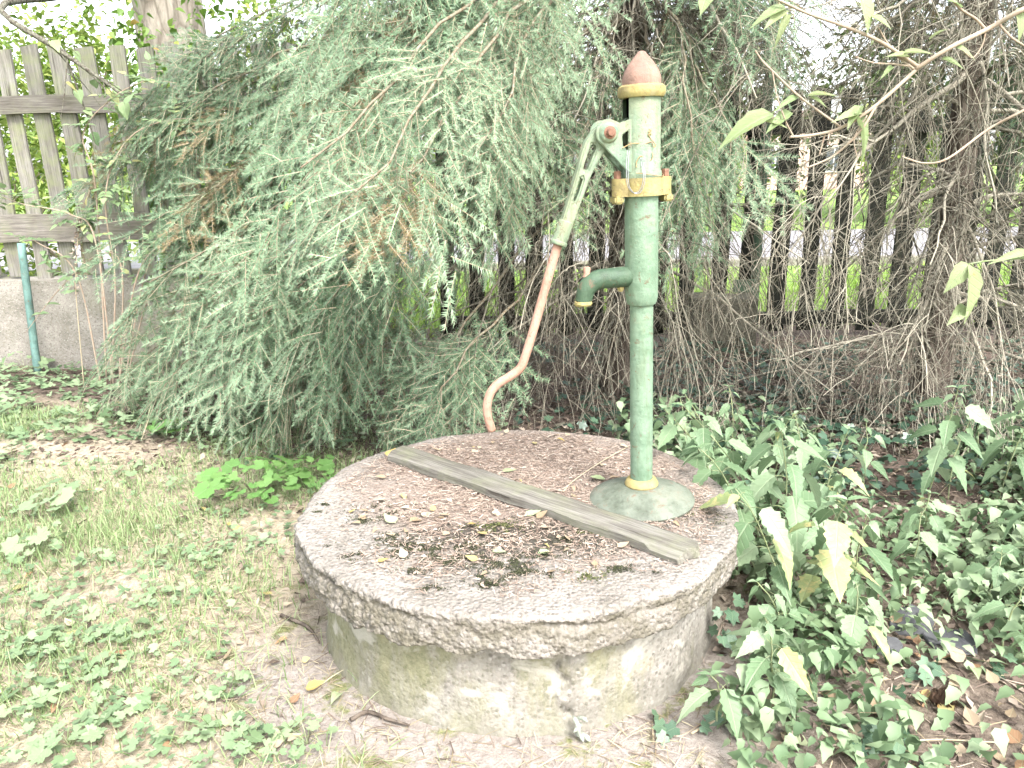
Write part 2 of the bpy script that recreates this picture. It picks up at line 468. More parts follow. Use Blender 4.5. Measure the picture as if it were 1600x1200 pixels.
MAT['dark_picket'] = wood_mat('stain_and_shade_picket', ((0.006, 0.007, 0.005), (0.012, 0.013, 0.010), (0.026, 0.026, 0.019)), 2, green=0.08)  # dark stain, lowered further so the colour carries the spruce shade
MAT['dark_rail'] = wood_mat('stain_and_shade_rail', ((0.006, 0.006, 0.005), (0.012, 0.012, 0.009), (0.024, 0.023, 0.017)), 0, green=0.08)  # rails toned down likewise, shade included in the stain colour

# ================================================================== STRUCTURE
WX, WY, WZ = 0.012, 2.19, 0.36        # well cover centre and top
def ground_z(x, y):
    q = np.stack([np.asarray(x, float).ravel(), np.asarray(y, float).ravel(), np.zeros(np.size(x))], 1)
    z = (vnoise(q * 1.3, 3) - 0.5) * 0.05 + (vnoise(q * 5.0, 4) - 0.5) * 0.022
    d = np.hypot(q[:, 0] - WX, q[:, 1] - WY)
    return z * np.clip((d - 0.5) / 0.5, 0.1, 1)
def gz(x, y): return float(ground_z(np.array([x]), np.array([y]))[0])

def ground_mat():
    m, nt, b = new_mat('garden_ground', 0.95, 0.15)
    co = pos_co(nt)
    X, Y, Z = node(nt, 'ShaderNodeSeparateXYZ', {0: co}).outputs
    nb = noise(nt, co, 3.0, 5, 0.65)
    nf = noise(nt, co, 42, 5, 0.75)
    nff = noise(nt, co, 160, 3, 0.7)
    straw = ramp(nt, nf, [(0.28, (0.17, 0.135, 0.10)), (0.48, (0.32, 0.27, 0.20)), (0.7, (0.43, 0.38, 0.29))])
    soil = ramp(nt, nf, [(0.28, (0.045, 0.033, 0.026)), (0.5, (0.105, 0.08, 0.064)), (0.72, (0.19, 0.15, 0.122))])
    sand = ramp(nt, nf, [(0.25, (0.15, 0.125, 0.105)), (0.5, (0.245, 0.215, 0.19)), (0.75, (0.33, 0.30, 0.27))])
    mossc = ramp(nt, nff, [(0.3, (0.07, 0.085, 0.025)), (0.7, (0.20, 0.21, 0.075))])
    # shaded bed of needles under the spruces and along the fence, straw lawn in front on the left
    edge = math_n(nt, 'ADD', math_n(nt, 'MULTIPLY', X, 0.55), Y)
    edge = math_n(nt, 'ADD', edge, math_n(nt, 'MULTIPLY', math_n(nt, 'SUBTRACT', nb, 0.5), 1.6))
    f_soil = ramp(nt, math_n(nt, 'MULTIPLY', edge, 0.2), [(0.50, 0.0), (0.62, 1.0)])
    rt = ramp(nt, math_n(nt, 'ADD', math_n(nt, 'MULTIPLY', X, 0.3), math_n(nt, 'MULTIPLY', math_n(nt, 'SUBTRACT', nb, 0.5), 0.5)), [(0.13, 0.0), (0.25, 0.85)])
    c = mixc(nt, math_n(nt, 'MAXIMUM', f_soil, rt), straw, soil)
    dx = math_n(nt, 'SUBTRACT', X, WX - 0.02); dy = math_n(nt, 'SUBTRACT', Y, WY - 0.08)
    r = math_n(nt, 'SQRT', math_n(nt, 'ADD', math_n(nt, 'MULTIPLY', dx, dx), math_n(nt, 'MULTIPLY', dy, dy)))
    r = math_n(nt, 'ADD', r, math_n(nt, 'MULTIPLY', math_n(nt, 'SUBTRACT', noise(nt, co, 5, 5, 0.7), 0.5), 0.5))
    frontish = ramp(nt, math_n(nt, 'MULTIPLY', Y, 0.3), [(0.55, 1.0), (0.68, 0.0)])
    c = mixc(nt, math_n(nt, 'MULTIPLY', ramp(nt, r, [(0.74, 1.0), (1.0, 0.0)]), frontish), c, sand)
    c = mixc(nt, math_n(nt, 'MULTIPLY', ramp(nt, noise(nt, co, 7.5, 5, 0.7), [(0.55, 0.0), (0.64, 0.85)]), ramp(nt, r, [(0.75, 1.0), (1.6, 0.15)])), c, mossc)
    nt.links.new(c, b.inputs['Base Color'])
    bump(nt, b, math_n(nt, 'ADD', nf, math_n(nt, 'MULTIPLY', nff, 0.5)), 0.9, 0.012)
    return m
def sheet(name, x0, x1, y0, y1, nx, ny, zf, mat, kind='structure'):
    xs = np.linspace(x0, x1, nx); ys = np.linspace(y0, y1, ny)
    X, Y = np.meshgrid(xs, ys)
    Z = zf(X, Y).reshape(X.shape) if callable(zf) else np.full(X.shape, zf)
    V = np.stack([X, Y, Z], -1).reshape(-1, 3)
    i, j = np.meshgrid(np.arange(nx - 1), np.arange(ny - 1))
    a = j * nx + i
    F = np.stack([a, a + 1, a + nx + 1, a + nx], -1).reshape(-1, 4)
    o = mesh_obj(name, np_mesh(name, V, F, mat, smooth=True))
    return tag(o, kind=kind)
MAT['ground'] = ground_mat()
def gz_far(X, Y):
    return ground_z(X, Y) * (np.ravel(Y) < 6.5) - 0.03 * (np.ravel(np.abs(X)) > 6)
sheet('ground', -6, 6, -1.5, 6.6, 241, 163, lambda X, Y: ground_z(X, Y), MAT['ground'])
m, nt, b = new_mat('verge_grass', 0.9, 0.2)
co = pos_co(nt)
nt.links.new(ramp(nt, noise(nt, co, 9, 5, 0.7), [(0.3, (0.09, 0.17, 0.035)), (0.5, (0.17, 0.27, 0.06)), (0.7, (0.27, 0.35, 0.10))]), b.inputs['Base Color'])
bump(nt, b, noise(nt, co, 60, 4), 1.0, 0.03)
MAT['verge'] = m
sheet('field_beyond_fence', -160, 160, -40, 300, 17, 18, -0.06, MAT['verge'])
m, nt, b = new_mat('pale_asphalt', 0.9, 0.25)
co = pos_co(nt)
nt.links.new(ramp(nt, noise(nt, co, 4, 6, 0.7), [(0.3, (0.17, 0.165, 0.172)), (0.7, (0.25, 0.243, 0.25))]), b.inputs['Base Color'])
bump(nt, b, noise(nt, co, 90, 3), 0.5, 0.01)
MAT['road'] = m
sheet('road', -60, 60, 11.0, 16.5, 33, 3, -0.045, MAT['road'])
bm = box_bm(120, 0.14, 0.14, 0.015); o = mesh_obj('kerb', bm_mesh('kerb', bm, MAT['plinth']), loc=(0, 10.93, -0.02)); tag(o, kind='structure')

# ------------------------------------------------------------------ house across the road
m, nt, b = new_mat('pink_render', 0.9, 0.2)
co = pos_co(nt)
nt.links.new(ramp(nt, noise(nt, co, 1.2, 5, 0.6), [(0.3, (0.44, 0.30, 0.25)), (0.7, (0.54, 0.39, 0.33))]), b.inputs['Base Color'])
MAT['render_pink'] = m
m, nt, b = new_mat('roof_tile', 0.8, 0.2)
co = pos_co(nt)
nt.links.new(ramp(nt, noise(nt, co, 8, 4), [(0.3, (0.27, 0.17, 0.14)), (0.7, (0.36, 0.24, 0.20))]), b.inputs['Base Color'])
wv = node(nt, 'ShaderNodeTexWave', {'Vector': co, 'Scale': 3.0}, wave_type='BANDS', bands_direction='X').outputs[1]
bump(nt, b, wv, 0.8, 0.05)
MAT['roof'] = m
m, nt, b = new_mat('window_glass', 0.08, 0.6); b.inputs['Base Color'].default_value = (0.05, 0.06, 0.07, 1); MAT['glass'] = m
m, nt, b = new_mat('white_frame', 0.5, 0.4); b.inputs['Base Color'].default_value = (0.7, 0.7, 0.68, 1); MAT['white'] = m
HX, HY = 15.2, 46.0
house = thing('house', (HX, HY, -0.05), 'pink rendered house across the road, glimpsed through the dark pickets', 'house')
bm = bmesh.new()
prof = [(-3.2, 0), (3.2, 0), (3.2, 2.5), (0, 3.7), (-3.2, 2.5)]
va = [bm.verts.new((x, -5, z)) for x, z in prof]; vb_ = [bm.verts.new((x, 5, z)) for x, z in prof]
bm.faces.new(va); bm.faces.new(vb_[::-1])
for i in range(5): bm.faces.new((va[i], va[(i + 1) % 5], vb_[(i + 1) % 5], vb_[i]))
mesh_obj('wall', bm_mesh('wall', bm, MAT['render_pink']), house)
bm = bmesh.new()
for sg in (-1, 1):
    q0 = [(sg * 3.6, 2.37), (0, 3.72), (0, 3.9), (sg * 3.6, 2.55)]
    va = [bm.verts.new((x, -5.4, z)) for x, z in q0]; vb_ = [bm.verts.new((x, 5.4, z)) for x, z in q0]
    bm.faces.new(va); bm.faces.new(vb_[::-1])
    for i in range(4): bm.faces.new((va[i], va[(i + 1) % 4], vb_[(i + 1) % 4], vb_[i]))
roof = mesh_obj('roof', bm_mesh('roof', bm, MAT['roof']), house)
mesh_obj('chimney', bm_mesh('chimney', box_bm(0.6, 0.6, 1.8, 0.02), MAT['render_pink']), roof, (1.0, 1.0, 3.4))
for wx, wz in ((-1.5, 1.5), (1.5, 1.5)):
    w = mesh_obj('window', bm_mesh('window', box_bm(1.15, 0.08, 1.35, 0.01), MAT['white']), house, (wx, -5.03, wz))
    for sx in (-1, 1):
        mesh_obj('pane', bm_mesh('pane', box_bm(0.46, 0.03, 1.14), MAT['glass']), w, (sx * 0.265, -0.045, 0))

# ------------------------------------------------------------------ fences
def fence(name, xa, xb, y, z0, z1, rails, pw, pth, step, mats, label, rail_hs, rail_th, jit, front_rail=True, x_first=None):
    root = thing(name, ((xa + xb) / 2, y, 0), label, 'fence')
    meshes = []
    for k in range(4):
        bm = bmesh.new()
        nseg = 5
        H = z1 - z0
        w = pw / 2 * (1 + 0.05 * (k - 1.5))
        cut = [0.0, 0.008, 0.014, 0.004][k]
        rings = []
        for i in range(nseg + 1):
            z = H * i / nseg
            dx = 0.006 * math.sin(2.1 * k + i * 1.3)
            row = []
            for sx, sy in ((-1, -1), (1, -1), (1, 1), (-1, 1)):
                zz = z - (cut * (1 + sx) if i == nseg else 0)
                row.append(bm.verts.new((sx * w + dx, sy * pth / 2 + 0.004 * math.sin(k + i), zz)))
            rings.append(row)
        for i in range(nseg):
            for s in range(4):
                bm.faces.new((rings[i][s], rings[i][(s + 1) % 4], rings[i + 1][(s + 1) % 4], rings[i + 1][s]))
        bm.faces.new(rings[0][::-1]); bm.faces.new(rings[-1])
        bmesh.ops.bevel(bm, geom=[e for e in bm.edges if e.calc_face_angle(0) > 0.9], offset=0.004, segments=1, affect='EDGES')
        meshes.append(bm_mesh('picket', bm, mats[0]))
    x = xa if x_first is None else x_first
    k = 0
    while x < xb:
        o = mesh_obj('picket', meshes[k % 4], root, (x - root.location.x, 0, z0 + random.uniform(-1, 1) * jit))
        o.rotation_euler = (random.uniform(-1, 1) * 0.008, random.uniform(-1, 1) * 0.018, math.pi * (k % 2))
        x += step * random.uniform(0.96, 1.04)
        k += 1
    for ri, rz_ in enumerate(rails):
        rail_h = rail_hs[ri]
        L = xb - xa + 0.1
        bm = bmesh.new()
        n = 24
        rows = []
        for i in range(n + 1):
            xx = -L / 2 + L * i / n
            dz = 0.006 * math.sin(i * 1.7 + rz_ * 5) + random.uniform(-1, 1) * 0.002
            rows.append([bm.verts.new((xx, sy * rail_th / 2, dz + sz * rail_h / 2)) for sy, sz in ((-1, -1), (-1, 1), (1, 1), (1, -1))])
        for i in range(n):
            for s in range(4):
                bm.faces.new((rows[i][s], rows[i][(s + 1) % 4], rows[i + 1][(s + 1) % 4], rows[i + 1][s]))
        bm.faces.new(rows[0]); bm.faces.new(rows[-1][::-1])
        bmesh.ops.bevel(bm, geom=[e for e in bm.edges if e.calc_face_angle(0) > 0.9], offset=0.005, segments=1, affect='EDGES')
        mesh_obj('rail', bm_mesh('rail', bm, mats[1]), root, (0, (-1 if front_rail else 1) * (pth / 2 + rail_th / 2 + 0.004), rz_))
    return root
FY = 5.6
zt = P(40, 72, FY).z; zr1 = P(60, 164, FY).z; zr2 = P(60, 356, FY).z; zw = P(100, 437, FY - 0.12).z
FSPLIT = -0.75
fl = fence('picket_fence', -5.0, FSPLIT, FY, zw + 0.015, zt, (zr1, zr2), P(62, 250, FY).x - P(37, 250, FY).x, 0.022,
           0.188, (MAT['picket'], MAT['rail']), 'weathered grey picket fence with two rails on the left', (0.115, 0.19), 0.035, 0.02, x_first=P(22, 165, FY).x - 0.188 * 4)
for px in (-4.3, -1.9):
    mesh_obj('post', bm_mesh('post', box_bm(0.1, 0.1, zt + 0.05, 0.008), MAT['picket']), fl, (px - fl.location.x, 0.075, (zt + 0.05) / 2))
# concrete plinth under the left fence, with an uneven top
def rough_box(name, sx, sy, sz, mat, amp, seg):
    bm = box_bm(sx, sy, sz)
    bmesh.ops.subdivide_edges(bm, edges=[e for e in bm.edges if abs((e.verts[0].co - e.verts[1].co).x) > sx * 0.9], cuts=seg)
    bmesh.ops.subdivide_edges(bm, edges=[e for e in bm.edges if abs((e.verts[0].co - e.verts[1].co).z) > sz * 0.9], cuts=4)
    V = np.array([v.co for v in bm.verts])
    for a in range(3):
        d = (vnoise(V * 9 + a * 7.7, 21 + a) - 0.5) * amp
        for v, k in zip(bm.verts, d): v.co[a] += k
    return bm_mesh(name, bm, mat, True)
pl = mesh_obj('concrete_plinth', rough_box('plinth', 5.6, 0.26, zw + 0.2, MAT['plinth'], 0.02, 60), loc=(-3.55 + FSPLIT / 2 + 0.2, FY, (zw - 0.2) / 2))
tag(pl, 'long stained concrete plinth carrying the weathered left picket fence', 'wall')

FY2 = 5.95
z2t = P(1300, 140, FY2).z; z2b = P(1350, 522, FY2).z
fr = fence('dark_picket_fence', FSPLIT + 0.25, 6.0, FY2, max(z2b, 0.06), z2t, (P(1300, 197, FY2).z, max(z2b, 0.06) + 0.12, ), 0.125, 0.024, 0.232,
           (MAT['dark_picket'], MAT['dark_rail']), 'stained picket fence toned darker for the spruce shade, behind the dead spruce twigs', (0.10, 0.10), 0.05, 0.02)
gp = P(1190, 300, 5.84)
post = thing('metal_post', (gp.x, 5.84, 0), 'dark green metal fence post beside the drooping spruce spray right of the pump', 'post')
me = lathe_mesh('shaft', [(0.001, -0.2), (0.034, -0.2), (0.034, 2.62), (0.036, 2.64), (0.02, 2.66), (0.001, 2.665)], MAT['green_dark'], 20)
mesh_obj('shaft', me, post)
mesh_obj('bracket', bm_mesh('bracket', box_bm(0.17, 0.014, 0.10, 0.004), MAT['green_dark']), post, (-0.07, -0.044, P(1165, 105, 5.84).z))
mesh_obj('bracket', bm_mesh('bracket', box_bm(0.2, 0.014, 0.10, 0.004), MAT['green_dark']), post, (-0.08, -0.044, 0.45))
bp = P(1128, 463, 5.6)
blk = mesh_obj('concrete_block', rough_box('block', 0.46, 0.3, bp.z + 0.12, MAT['block'], 0.02, 10), loc=(bp.x, 5.62, (bp.z - 0.12) / 2))
tag(blk, 'low concrete foundation block at the foot of the dark green metal post', 'block')
# leaning turquoise post at the far left
a = P(33, 380, 5.3); c = P(52, 548, 5.3); c.z = -0.05
lp = mesh_obj('leaning_post', tube_mesh('leaning_post', [c, c.lerp(a, 0.5), a], [0.026, 0.025, 0.025], None, 10, 8), None)
m = paint_mat('turquoise_paint', (0.16, 0.28, 0.25), (0.09, 0.17, 0.15), (0.2, 0.24, 0.17), 0.6); lp.data.materials[0] = m
tag(lp, 'thin turquoise post leaning against the concrete plinth at the left', 'post')

# ================================================================== WELL
def cover_mesh():
    NA = 720
    R = 0.655
    top_r = [0.0005, 0.08, 0.16, 0.24, 0.32, 0.38, 0.43, 0.47, 0.51, 0.54, 0.565, 0.585, 0.6, 0.612, 0.622, 0.63, 0.637, 0.643]
    prof = [(r, 0.0) for r in top_r] + [(0.649, -0.002), (0.6535, -0.006)]
    nside = 20
    for i in range(1, nside + 1):
        prof.append((R, -0.006 - 0.086 * i / nside))
    prof += [(0.645, -0.097), (0.62, -0.099), (0.56, -0.098), (0.3, -0.098)]
    prof = np.array(prof)
    th = np.linspace(0, 2 * math.pi, NA, endpoint=False)
    A, J = np.meshgrid(th, np.arange(len(prof)))
    r = prof[J, 0].copy(); z = prof[J, 1].copy()
    ux, uy = np.cos(A), np.sin(A)
    q = np.stack([ux * r, uy * r, z], -1).reshape(-1, 3)
    rag = 0.35 + 0.65 * np.clip(0.55 - (ux * 0.9 - uy * 0.15), 0, 1)     # left and front side more broken
    n_lo = (vnoise(q * 7, 31).reshape(r.shape) - 0.5)
    n_mid = (vnoise(q * 34, 32).reshape(r.shape) - 0.5)
    n_hi = (vnoise(q * 95, 33).reshape(r.shape) - 0.5)
    n_hh = (vnoise(q * 190, 34).reshape(r.shape) - 0.5)
    side = (J >= len(top_r) - 2).astype(float)
    edge_in = np.clip((r - 0.58) / 0.07, 0, 1)
    r += edge_in * (n_lo * 0.026 + n_mid * 0.007 * rag + n_hi * 0.012 * rag + n_hh * 0.008)
    # horizontal casting crack below the top layer
    q1 = np.stack([ux * 6, uy * 6, np.zeros_like(ux)], -1).reshape(-1, 3)
    cz = -0.030 + (vnoise(q1, 41).reshape(r.shape) - 0.5) * 0.022
    cd = np.clip(vnoise(q1 * 1.5 + 9, 42).reshape(r.shape) * 1.7 - 0.35, 0, 1) * rag
    r -= side * 0.026 * cd * np.exp(-((z - cz) / 0.006) ** 2)
    r += side * rag * 0.010 * np.clip((-z - 0.035) / 0.03, 0, 1)
    # ragged lower lip
    low = side * np.clip((-z - 0.05) / 0.045, 0, 1)
    q2 = np.stack([ux * 9, uy * 9, np.zeros_like(ux)], -1).reshape(-1, 3)
    z += low * ((vnoise(q2, 43).reshape(r.shape) - 0.5) * 0.026 + (vnoise(q2 * 4, 44).reshape(r.shape) - 0.5) * 0.012)
    z += (1 - side) * ((vnoise(q * 9, 45).reshape(r.shape) - 0.5) * 0.006 + n_hi * 0.0035 + n_hh * 0.002) * (r > 0.01)
    V = np.stack([ux * r, uy * r, z], -1).reshape(-1, 3)
    jj, ii = np.meshgrid(np.arange(len(prof) - 1), np.arange(NA), indexing='ij')
    a = jj * NA + ii; bq = jj * NA + (ii + 1) % NA
    F = np.stack([a + NA, bq + NA, bq, a], -1).reshape(-1, 4)
    return np_mesh('well_cover', V, F[:, ::-1], MAT['cover'], smooth=True)
cover = mesh_obj('well_cover', cover_mesh(), loc=(WX, WY, WZ))
tag(cover, 'round rough aggregate concrete slab lying as a cover on the well', 'well cover')
def ring_mesh():
    NA, NZ = 540, 26
    th = np.linspace(0, 2 * math.pi, NA, endpoint=False)
    zs = np.linspace(-0.12, 0.272, NZ)
    A, Z = np.meshgrid(th, zs)
    ux, uy = np.cos(A), np.sin(A)
    q = np.stack([ux * 0.6, uy * 0.6, Z], -1).reshape(-1, 3)
    r = 0.597 + (vnoise(q * 4, 51).reshape(A.shape) - 0.5) * 0.02 + (vnoise(q * 26, 52).reshape(A.shape) - 0.5) * 0.006 + (vnoise(q * 85, 53).reshape(A.shape) - 0.5) * 0.005
    r += 0.018 * np.clip((0.03 - Z) / 0.08, 0, 1)
    # raised repair patch on the front right with a torn edge, and a wandering crack beside it
    ang = np.degrees(A)
    tear = (vnoise(np.stack([Z * 22, Z * 0, Z * 0], -1).reshape(-1, 3), 54).reshape(A.shape) - 0.5)
    patch = 1 / (1 + np.exp(-(ang - 281 - tear * 6) * 2.2)) / (1 + np.exp((ang - 318 - tear * 9) * 1.2))
    r += 0.012 * patch
    crack = np.exp(-((ang - 280 - tear * 6) / 0.45) ** 2)
    r -= 0.016 * crack * (Z > 0.04)
    V = np.stack([ux * r, uy * r, Z], -1).reshape(-1, 3)
    jj, ii = np.meshgrid(np.arange(NZ - 1), np.arange(NA), indexing='ij')
    a = jj * NA + ii; bq = jj * NA + (ii + 1) % NA
    F = np.stack([a, bq, bq + NA, a + NA], -1).reshape(-1, 4)
    return np_mesh('well_ring', V, F, MAT['ring'], smooth=True)
ring = mesh_obj('well_ring', ring_mesh(), loc=(WX, WY, 0))
tag(ring, 'round concrete well shaft with green stains and a cracked repair patch', 'well')

# ------------------------------------------------------------------ plank on the cover
zt_p = WZ + 0.034
A0, A1 = Pz(601, 707, zt_p), Pz(1068, 866, zt_p)      # near long edge
B0, B1 = Pz(640, 691, zt_p), Pz(1092, 846, zt_p)      # far long edge
axis = (A1 - A0); Lp = axis.length; ux = axis.normalized(); uy_ = Vector((-ux.y, ux.x, 0))
wid = max(0.1, ((B0 - A0).dot(uy_) + (B1 - A1).dot(uy_)) / 2)
bm = bmesh.new()
NX, NYp = 60, 6
thk = 0.026
top = [[None] * (NYp + 1) for _ in range(NX + 1)]; bot = [[None] * (NYp + 1) for _ in range(NX + 1)]
for i in range(NX + 1):
    for j in range(NYp + 1):
        x = Lp * i / NX; v = wid * j / NYp
        if i == 0: x += 0.03 * (1 - j / NYp) - 0.02 + random.uniform(-1, 1) * 0.005
        if i == NX: x += -0.012 * abs(j - 3) / 3 + random.uniform(-1, 1) * 0.008
        if j in (0, NYp): v += random.uniform(-1, 1) * 0.0018 + 0.003 * math.sin(i * 0.4)
        warp = 0.004 * math.sin(i / NX * 3.1) - 0.003 * ((j - NYp / 2) / 3) ** 2
        edge = -0.003 if j in (0, NYp) else 0
        chip = -0.012 if (i >= NX - 5 and j == 0) else 0
        top[i][j] = bm.verts.new((x, v, warp + edge + chip + random.uniform(-1, 1) * 0.0006))
        bot[i][j] = bm.verts.new((x + (0.008 if i == NX else 0), v, warp - thk + random.uniform(-1, 1) * 0.001))
for i in range(NX):
    for j in range(NYp):
        bm.faces.new((top[i][j], top[i + 1][j], top[i + 1][j + 1], top[i][j + 1]))
        bm.faces.new((bot[i][j], bot[i][j + 1], bot[i + 1][j + 1], bot[i + 1][j]))
    for j in (0, NYp):
        bm.faces.new((top[i][j], bot[i][j], bot[i + 1][j], top[i + 1][j]))
for j in range(NYp):
    for i in (0, NX):
        bm.faces.new((top[i][j], top[i][j + 1], bot[i][j + 1], bot[i][j]))
plank = mesh_obj('plank', bm_mesh('plank', bm, MAT['plank'], True))
plank.matrix_world = Matrix(((ux.x, uy_.x, 0, A0.x), (ux.y, uy_.y, 0, A0.y), (0, 0, 1, zt_p - 0.003), (0, 0, 0, 1)))
tag(plank, 'grey weathered wooden plank lying diagonally across the round well cover', 'plank')

# ================================================================== HAND PUMP
pb = Pz(1003, 757, WZ + 0.05)
PX, PY = pb.x, pb.y
PROT = rad(12)
pump = thing('hand_pump', (PX, PY, WZ), 'old green cast iron hand pump with faded red pointed cap on the well', 'hand pump', rz=PROT)
TILT = rad(-1.75)                      # the old pump leans a little
pump.rotation_euler = (0, TILT, PROT)
UNTILT = Matrix.Rotation(-TILT, 3, 'Y')
hd = Vector((math.cos(PROT), math.sin(PROT), 0)); hn = Vector((-math.sin(PROT), math.cos(PROT), 0))
def HP(px, py):
    """point of the vertical plane through the pump axis and its handle -> local (x, 0, z)"""
    d = ray(px, py); o = Vector((0, 0, CAM_Z))
    t = (Vector((PX, PY, 0)) - o).dot(hn) / d.dot(hn)
    q = o + d * t - Vector((PX, PY, WZ))
    return tuple(UNTILT @ Vector((q.dot(hd), 0.0, q.z)))
def zp(py): return P(1003, py, PY).z - WZ
def ppart(name, me, parent=pump, loc=None): return mesh_obj(name, me, parent, loc)
zb0, zb1 = zp(752), zp(468)
ppart('base_flange', lathe_mesh('base_flange', [(0.001, 0.0), (0.158, 0.0), (0.160, 0.006), (0.156, 0.012), (0.135, 0.022), (0.10, 0.036), (0.07, 0.047), (0.052, 0.052), (0.03, 0.052)], MAT['foot'], 48))
ppart('base_collar', lathe_mesh('base_collar', [(0.034, 0.048), (0.049, 0.049), (0.051, 0.056), (0.048, 0.063), (0.043, 0.071), (0.034, 0.075)], MAT['yellow'], 40))
ppart('lower_pipe', lathe_mesh('lower_pipe', [(0.033, 0.05), (0.0335, 0.3), (0.033, zb1 + 0.01)], MAT['green'], 40))
zc0, zc1 = zp(305), zp(277)
ppart('barrel', lathe_mesh('barrel', [(0.03, zb1 - 0.012), (0.040, zb1 - 0.010), (0.043, zb1 - 0.004), (0.046, zb1 + 0.012), (0.0462, zb1 + 0.2), (0.0455, zc0 + 0.01)], MAT['green'], 48))
# spout
zs = zp(430)
sx_end = HP(914, 445)[0]
sp = ppart('spout', tube_mesh('spout', [(-0.03, 0, zs), (-0.085, 0, zs), (sx_end + 0.035, 0, zs - 0.003), (sx_end + 0.006, 0, zs - 0.022), (sx_end - 0.004, 0, zs - 0.055), (sx_end - 0.006, 0, zs - 0.062)], [0.029, 0.028, 0.0275, 0.026, 0.0225, 0.022], MAT['green_dark'], 28, 24))
me = lathe_mesh('spout_lip', [(0.017, -0.010), (0.0225, -0.009), (0.0255, -0.004), (0.024, 0.003), (0.021, 0.004)], MAT['yellow'], 28)
ppart('spout_lip', me, sp, (sx_end - 0.006, 0, zs - 0.062))
ppart('spout_knob', lathe_mesh('spout_knob', [(0.001, 0.014), (0.008, 0.013), (0.0105, 0.008), (0.009, -0.004), (0.012, -0.014)], MAT['orange'], 16), sp, (sx_end + 0.008, 0.006, zs + 0.022))
ppart('drain_plug', lathe_mesh('drain_plug', [(0.010, 0.01), (0.010, -0.006), (0.006, -0.012), (0.001, -0.012)], MAT['yellow'], 6, smooth=False), sp, (-0.062, 0, zs - 0.028))
# clamp flange between barrel and head
def flange_bm():
    n = 48; pts = []
    for i in range(n):
        a = 2 * math.pi * i / n
        x, y = math.cos(a), math.sin(a)
        r = 0.057
        xx = r * x; yy = r * y
        if abs(y) < 0.42: xx = math.copysign(0.084 - 0.02 * (abs(y) / 0.42) ** 3, x)
        pts.append((xx, yy))
    bm = bmesh.new()
    h = zc1 - zc0
    vb = [bm.verts.new((x, y, 0)) for x, y in pts]; vt = [bm.verts.new((x, y, h)) for x, y in pts]
    bm.faces.new(vb[::-1]); bm.faces.new(vt)
    for i in range(n): bm.faces.new((vb[i], vb[(i + 1) % n], vt[(i + 1) % n], vt[i]))
    bmesh.ops.bevel(bm, geom=[e for e in bm.edges if e.calc_face_angle(0) > 1.0], offset=0.008, segments=3, affect='EDGES')
    return bm
fg = ppart('clamp_flange', bm_mesh('clamp_flange', flange_bm(), MAT['yellow'], True), pump, (0, 0, zc0))
for s in (-1, 1):
    bl = ppart('bolt', lathe_mesh('bolt', [(0.001, 0.02), (0.0095, 0.02), (0.0105, 0.017), (0.0105, 0.0)], MAT['rust'], 6, smooth=False), fg, (s * 0.069, 0, zc1 - zc0))
    me = bm_mesh('flange_ear', box_bm(0.026, 0.05, 0.022, 0.005, 2), MAT['yellow'], True)
    ppart('flange_ear', me, fg, (s * 0.071, 0, -0.008))
# head cylinder with the lever slot on the handle side
zh0, zh1 = zc1, zp(150)
sl0, sl1 = zp(262), zp(153)
RH = 0.0505
gap = rad(28)
hp = [(0.041, zh0), (RH + 0.004, zh0), (RH + 0.004, zh0 + 0.012), (RH, zh0 + 0.02), (RH, zh1)]
head = ppart('head', lathe_mesh('head', [(RH - 0.009, zh1), (RH - 0.009, zh0 + 0.02)] + hp, MAT['green_old'], 52, a0=-math.pi + gap, a1=math.pi - gap))
ppart('slot_sill', lathe_mesh('slot_sill', [(RH - 0.009, sl0), (RH - 0.009, zh0), (RH + 0.0035, zh0), (RH + 0.0035, zh0 + 0.012), (RH - 0.0005, zh0 + 0.02), (RH - 0.0005, sl0), (RH - 0.009, sl0)], MAT['green_old'], 10, a0=math.pi - gap, a1=math.pi + gap), head)
ppart('plunger_rod', lathe_mesh('plunger_rod', [(0.012, zh0), (0.012, zh1 - 0.03), (0.001, zh1 - 0.03)], MAT['black'], 16), head)
ppart('bore', lathe_mesh('bore', [(0.04, zh0 + 0.002), (0.0405, zh1)], MAT['black'], 40, a0=-math.pi + gap + 0.06, a1=math.pi - gap - 0.06), head)
# bracket lugs
piv = HP(945, 208); pvx, pvz = piv[0], piv[2]
def hp2(px, py):
    q = HP(px, py); return (q[0], q[2])
boss_r = 0.034
def arc(cx, cz, r, a0, a1, n):
    return [(cx + r * math.cos(rad(a0 + (a1 - a0) * i / n)), cz + r * math.sin(rad(a0 + (a1 - a0) * i / n))) for i in range(n + 1)]
up = zp(181)
outer = [(-0.03, up), (-0.044, up - 0.008), hp2(974, 189), hp2(962, 193)] + arc(pvx, pvz, boss_r, 78, 235, 12) + [(-0.052, zp(266)), (-0.03, zp(273))]
hole = [(-0.048, zp(203)), (-0.066, zp(210)), (-0.064, zp(226)), (-0.048, zp(236))]
for s in (-1, 1):
    lg = ppart('bracket_lug', bm_mesh('bracket_lug', plate_bm(outer, [hole], 0.011, 0.002), MAT['green_old'], True), pump, (0, s * 0.0255, 0))
    me = lathe_mesh('boss', [(0.001, 0.010), (0.019, 0.010), (0.024, 0.007), (0.027, 0.0)], MAT['green_old'], 28)
    bs = ppart('boss', me, lg, (pvx, s * 0.0055, pvz)); bs.rotation_euler = (rad(90) * s * -1, 0, 0)
